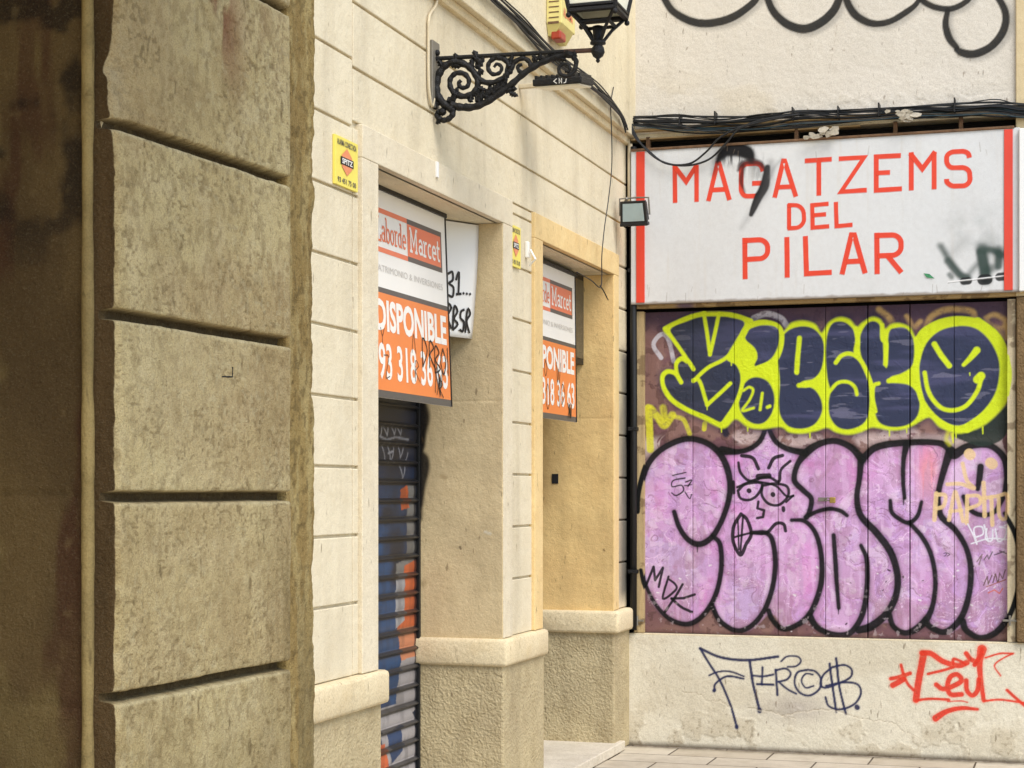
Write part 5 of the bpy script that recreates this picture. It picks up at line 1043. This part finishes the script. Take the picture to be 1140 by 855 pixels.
# lantern
hc = VL((858, 210))[0]; hz = lambda y: VL((858, y))[0][2]; cx_, cy_ = hc[0], hc[1]
hub = MB(); Z0 = hz(308); U = lambda y: hz(y)-Z0
hub.lathe([(.002, U(308)), (.010, U(298)), (.007, U(288)), (.022, U(275)), (.030, U(255)), (.026, U(232)), (.018, U(222)), (.034, U(215)), (.034, U(205)), (.020, U(200)), (.022, U(165)), (.024, U(130)), (.014, U(126))], (cx_, cy_, Z0), 18)
hub.build('lantern_hub', 'iron', lp, smooth=True)
zb0 = hz(70); zt0 = zb0+.40; wb, wt = .099, .172     # half widths at the bottom and top of the glazed body
fr = MB()
cs = [(-1, -1), (1, -1), (1, 1), (-1, 1)]
for sx_, sy_ in cs:
    fr.tube([(cx_+sx_*.016, cy_+sy_*.016, hz(205)), (cx_+sx_*wb*.5, cy_+sy_*wb*.5, hz(140)), (cx_+sx_*wb, cy_+sy_*wb, zb0)], .0075, 8)
    fr.tube([(cx_+sx_*wb, cy_+sy_*wb, zb0-.01), (cx_+sx_*wt, cy_+sy_*wt, zt0)], .010, 6); fr.ball((cx_+sx_*(wb+.004), cy_+sy_*(wb+.004), zb0-.02), .012)
def ring(z, h, t): 
    for (ax, ay), (bx_, by_) in zip(cs, cs[1:]+cs[:1]): fr.tube([(cx_+ax*h, cy_+ay*h, z), (cx_+bx_*h, cy_+by_*h, z)], t, 6)
ring(zb0, wb, .013); ring(zb0+.018, wb+.005, .009); ring(hz(118), wb*.62, .008); ring(zt0, wt, .015); fr.build('lantern_frame', 'iron', lp)
for (ax, ay), (bx_, by_) in zip(cs, cs[1:]+cs[:1]):
    pn = MB(); k_ = .985; nx_, ny_ = (ax+bx_)/2, (ay+by_)/2
    pts = [(cx_+ax*wb*k_, cy_+ay*wb*k_, zb0+.012), (cx_+bx_*wb*k_, cy_+by_*wb*k_, zb0+.012), (cx_+bx_*wt*k_, cy_+by_*wt*k_, zt0-.01), (cx_+ax*wt*k_, cy_+ay*wt*k_, zt0-.01)]
    pn.prism(pts, (-nx_*.004, -ny_*.004, 0)); pn.build('glass_pane', 'milk', lp)
rf = MB(); rf.lathe([(wt*1.52, 0), (wt*1.45, .02), (wt*1.1, .09), (wt*.55, .16), (wt*.5, .22), (wt*.3, .25), (.03, .28), (.035, .33), (.004, .38)], (cx_, cy_, zt0), 24); rf.build('lantern_roof', 'iron', lp, smooth=True)

# ================================================================== ALARM SIREN, FLOODLIGHTS
XFA = XF+.06
q = onX(603, 20, XFA+.0); y0 = yX(608, XFA); y1 = y0+.26; z0 = onX(608, 27, XFA)[2]; X1 = XFA+.085
sb = thing('alarm_siren', 'faded yellow alarm box with red lens high on the cream building', 'alarm', (XFA, y0, z0))
b = MB(); b.box(XFA+.001, X1, y0, y1, z0, z0+.30, .005); b.prism([(XFA+.002, y0+.002, z0-.0), (X1-.002, y0+.002, z0), (XFA+.035, y0+.03, z0-.055), (XFA+.002, y0+.03, z0-.055)], (0, y1-y0-.03, 0)); b.build('siren_box', 'yellow_pale', sb)
b = MB(); b.box(XFA+.02, XFA+.075, y0+.02, y0+.12, z0-.075, z0-.03, .008); b.build('strobe_lens', 'redlamp', sb)
b = MB()
for i in range(4): zz_ = z0+.03+.028*i; b.box(XFA+.015, X1-.015, y0-.002, y0+.001, zz_, zz_+.006)
b.box(XFA+.01, XFA+.07, y0-.0025, y0+.001, z0-.0, z0+.012)
b.build('vent_slots', 'wood_dark', sb)
b = MB(); Pf = lambda u, v: (X1+.0015, y0+.02+u*.2, z0+.02+v*.24); put_text(b, 'A', .1, .8, .5, .95, Pf, offset=.02); put_text(b, 'ALARMA', .05, .95, .1, .3, Pf, offset=.02); b.build('red_lettering', 'red_print', sb)

YD = yX(578); zl_ = onY(630, 93, YD)[2]; xa, xb = onY(601, 90, YD)[0], onY(655, 90, YD)[0]
ld = thing('led_floodlight', 'flat black floodlight with finned top on a pale arm behind the scrolled bracket', 'floodlight', (xa, YD, zl_))
def tilt(mb):                                   # tips the lamp down towards the lane
    c = Vector(((xa+xb)/2, YD, zl_)); m = Matrix.Rotation(R(9), 4, 'X'); mb.v = [tuple(m@(Vector(v)-c)+c) for v in mb.v]; return mb
b = MB(); b.box(xa, xb, YD-.13, YD+.11, zl_-.012, zl_+.022, .006); tilt(b).build('housing', 'iron', ld)
b = MB()
for i in range(9): x = xa+.015+(xb-xa-.03)*i/8; b.box(x-.006, x+.006, YD-.12, YD+.10, zl_+.02, zl_+.04, .002)
tilt(b).build('cooling_fins', 'iron', ld)
b = MB(); b.box(xa+.012, xb-.012, YD-.12, YD+.10, zl_-.022, zl_-.013, .002); tilt(b).build('diffuser', 'diffuser', ld)
b = MB(); b.box(XF+.001, xa+.06, YD-.012, YD+.012, zl_-.03+.02, zl_+.012, .003); b.build('wall_arm', 'paleconduit', ld)
b = MB(); 
for pts in ([(.50, .9), (.44, .5), (.50, .1)], [(.55, .1), (.55, .9), (.60, .1), (.60, .9)], [(.64, .9), (.70, .9), (.68, .2), (.64, .1)]):
    tt = MB(); qq = [(xa+(xb-xa)*u, zl_-.010+.030*v) for u, v in pts]; ribbon(tt, qq, .004, YD-.1315, .0006); b.add(tt.v, tt.f)
tilt(b).build('scratched_letters', 'whiteink', ld)

YH = 10.55; ca_ = onY(707, 236, YH); hx, hz_ = ca_[0], ca_[2]
hl = thing('halogen_floodlight', 'small black halogen floodlight with square glass at the left end of the shop sign', 'floodlight', (hx, YH, hz_))
def tilt2(mb): 
    c = Vector((hx, YH, hz_)); m = Matrix.Rotation(R(14), 4, 'X')@Matrix.Identity(4); mb.v = [tuple(m@(Vector(v)-c)+c) for v in mb.v]; return mb
b = MB(); b.prism([(hx-.085, YH-.05, hz_-.07), (hx+.085, YH-.05, hz_-.07), (hx+.078, YH-.05, hz_+.07), (hx-.078, YH-.05, hz_+.07)], (0, .03, 0)); b.prism([(hx-.07, YH-.02, hz_-.055), (hx+.07, YH-.02, hz_-.055), (hx+.06, YH-.02, hz_+.055), (hx-.06, YH-.02, hz_+.055)], (0, .09, 0))
b.box(hx-.088, hx+.088, YH-.055, YH+.0, hz_-.082, hz_-.062, .004); tilt2(b).build('housing', 'black', hl)
b = MB(); b.prism([(hx-.068, YH-.0505, hz_-.052), (hx+.068, YH-.0505, hz_-.052), (hx+.062, YH-.0505, hz_+.056), (hx-.062, YH-.0505, hz_+.056)], (0, -.003, 0)); tilt2(b).build('glass', 'lens', hl)
b = MB(); b.tube([(hx-.095, YH, hz_-.02), (hx-.098, YH, hz_+.085), (hx, YH+.01, hz_+.09), (hx+.085, YH, hz_+.085), (hx+.092, YH, hz_-.02)], .006, 6); b.tube([(hx-.05, YH, hz_+.088), (hx-.12, YH+.14, hz_+.05), (hx-.12, YB-.01, hz_+.0)], .008, 6); b.build('bracket', 'grey_metal', hl)

# ================================================================== CABLES
def cpath(pts): return [Vector(p) for p in catmull([np.array(p) for p in pts], 6)]
cb1 = thing('cable_bundle', 'thick bundle of black and teal cables strung along the end wall over the shop sign', 'cable bundle', (-1.5, YB-.05, 3.8))
V2 = lambda x, y, d=.05: onY(680+x/2.478, y/2.478, YB-d)
prof_ = [(50, 326), (180, 334), (300, 338), (420, 330), (520, 318), (700, 308), (850, 302), (950, 296), (1060, 290), (1140, 296), (1300, 300), (1600, 290), (2000, 300), (2500, 286)]
rn_ = random.Random(11)
for i in range(19):
    dz = (i-9)*.0052+rn_.uniform(-.006, .006); d = .03+rn_.uniform(0, .05); pts = []
    for x, y in prof_:
        p = V2(x, y, d); sp = (.35 if x < 60 else 1.0 if x < 600 else .75); pts.append((p[0], p[1], p[2]-.018+dz*sp+rn_.uniform(-.015, .015)))
    b = MB(); b.tube(cpath(pts), rn_.choice([.003, .0035, .004, .005, .0065]), 6); b.build('cable', 'teal' if i in (3, 8, 12) else 'greycable' if i in (5, 15) else 'black', cb1)
for x in (195, 292, 505, 630, 742, 950): 
    p = V2(x, 332-.05*x+10, .02); b = MB(); b.box(p[0]-.004, p[0]+.004, YB-.09, YB, p[2]-.045, p[2]+.028+.02*((x*7)%3)/3, .001); b.build('cable_clip', 'iron', cb1)
dl = thing('drooping_cables', 'pair of black cables sagging in a loop over the left end of the sign', 'cable', (-2.4, YB-.1, 3.6))
for pts in ([(50, 300), (58, 350), (90, 405), (140, 445), (205, 457), (270, 440), (318, 395), (355, 355), (420, 335), (480, 322)], [(40, 290), (62, 370), (100, 412), (150, 450), (215, 452), (262, 420), (300, 380), (360, 350), (430, 328), (520, 316)], [(52, 320), (62, 345), (110, 340), (180, 345), (260, 362), (340, 352), (400, 340)]):
    b = MB(); b.tube(cpath([V2(x, y, .10) for x, y in pts]), .0065 if pts[0][0] != 52 else .004, 7); b.build('cable', 'black', dl)
fc = thing('facade_cables', 'black cables running diagonally down the fascia behind the street lamp', 'cable bundle', (XFA, 9, 4.2))
for i, (dx_, dy_, r_) in enumerate(((0, 0, .008), (8, -5, .0055), (-7, 6, .0045), (12, 3, .005), (2, 10, .006), (-9, -4, .004), (14, -7, .004))):
    pts = [(500, -52), (552, 0), (578, 24), (600, 47), (622, 68), (645, 82), (664, 99), (682, 116), (692, 130), (697, 143)]
    b = MB(); b.tube(cpath([onX(x+dx_*.4+rn_.uniform(-1.4, 1.4)-(0 if k_ < 7 else .3*dx_), y+dy_*.4+rn_.uniform(-2.6, 2.6), XFA+.02+rn_.uniform(0, .012)) for k_, (x, y) in enumerate(pts)]), r_, 6); b.build('cable', 'black', fc)
b = MB(); b.tube(cpath([onX(x, y, XFA+.012) for x, y in ((566, 14), (580, 32), (594, 48), (604, 60), (616, 70))]), .004, 6); b.build('cable', 'black', fc)
def wire(name, label, cat, pts, r, mat, X=None, Y=None):
    b = MB(); b.tube(cpath([onX(x, y, X) if X else onY(x, y, Y) for x, y in pts]), r, 8); return tag(b.build(name, mat, smooth=True), label, cat)
wire('hanging_wire', 'thin black wire dangling over the far doorway and curling at its end', 'wire', [(683, 97), (680, 117), (681, 150), (681, 187), (677, 225), (673, 253), (670, 285), (670, 308), (668, 320), (658, 312), (642, 303)], .0032, 'black', X=XF+.068)
wire('loose_wire', 'short end of black wire at the top right of the far doorway', 'wire', [(668, 318), (672, 324), (677, 334)], .0035, 'black', X=XF+.05)
wire('pale_cable', 'pale cable running down behind the wall plate of the street lamp', 'cable', [(489, -30), (486, 3), (478, 18), (477, 40), (477, 83), (478, 105), (481, 118), (483, 110)], .007, 'paleconduit', X=XF+.012)
pc = MB(); a = onX(699, 139, XF+.03); pc.tube([(XF+.03, YB-.03, 3.80), (XF+.03, YB-.03, 3.55), (XF+.03, YB-.03, 3.28)], .016, 10)
tag(pc.build('conduit', 'paleconduit', smooth=True), 'short pale conduit in the corner above the halogen floodlight', 'conduit')
zc = onY(703, 690, YB)[2]
dpv = MB(); dpv.tube([(XF+.052, YB-.028, 3.78), (XF+.05, YB-.03, 3.2), (XF+.055, YB-.028, 2.2), (XF+.052, YB-.03, zp+.03)], .022, 12)
dp = dpv.build('downpipe', 'black', smooth=True); tag(dp, 'black pipe down the corner between the cream building and the folding door', 'pipe')
for z in (3.0, 2.0, 1.1): cl_ = MB(); cl_.box(XF+.022, XF+.082, YB-.058, YB-.002, z-.012, z+.012, .003); cl_.build('pipe_clamp', 'iron', dp)
# flakes of old plaster caught on the cables
def flakes(cx, cy, n, spread, name, label):
    b = MB(); rr = random.Random(cx)
    for i in range(n):
        p = Vector(V2(cx+rr.uniform(-spread, spread), cy+rr.uniform(-12, 12), .11+rr.uniform(-.01, .02))); m = rr.randint(5, 7); r0 = rr.uniform(.012, .03); ax = Vector((rr.uniform(-.4, .4), -1, rr.uniform(-.4, .4))).normalized(); u_ = ax.cross(Vector((0, 0, 1))).normalized(); v_ = ax.cross(u_)
        b.prism([(p+(u_*math.cos(2*math.pi*k_/m)*1.5+v_*math.sin(2*math.pi*k_/m)*.8)*r0*rr.uniform(.6, 1.2))[:] for k_ in range(m)], (ax*.006)[:])
    tag(b.build(name, 'flake'), label, 'debris')
flakes(583, 368, 12, 50, 'plaster_flakes', 'clump of torn whitish plaster stuck under the cables above the middle of the sign')
flakes(800, 318, 12, 44, 'plaster_flakes', 'crumbled grey plaster caught among the cables right of the middle of the sign')

print('verts', sum(len(o.data.vertices) for o in bpy.data.objects if o.type == 'MESH'))
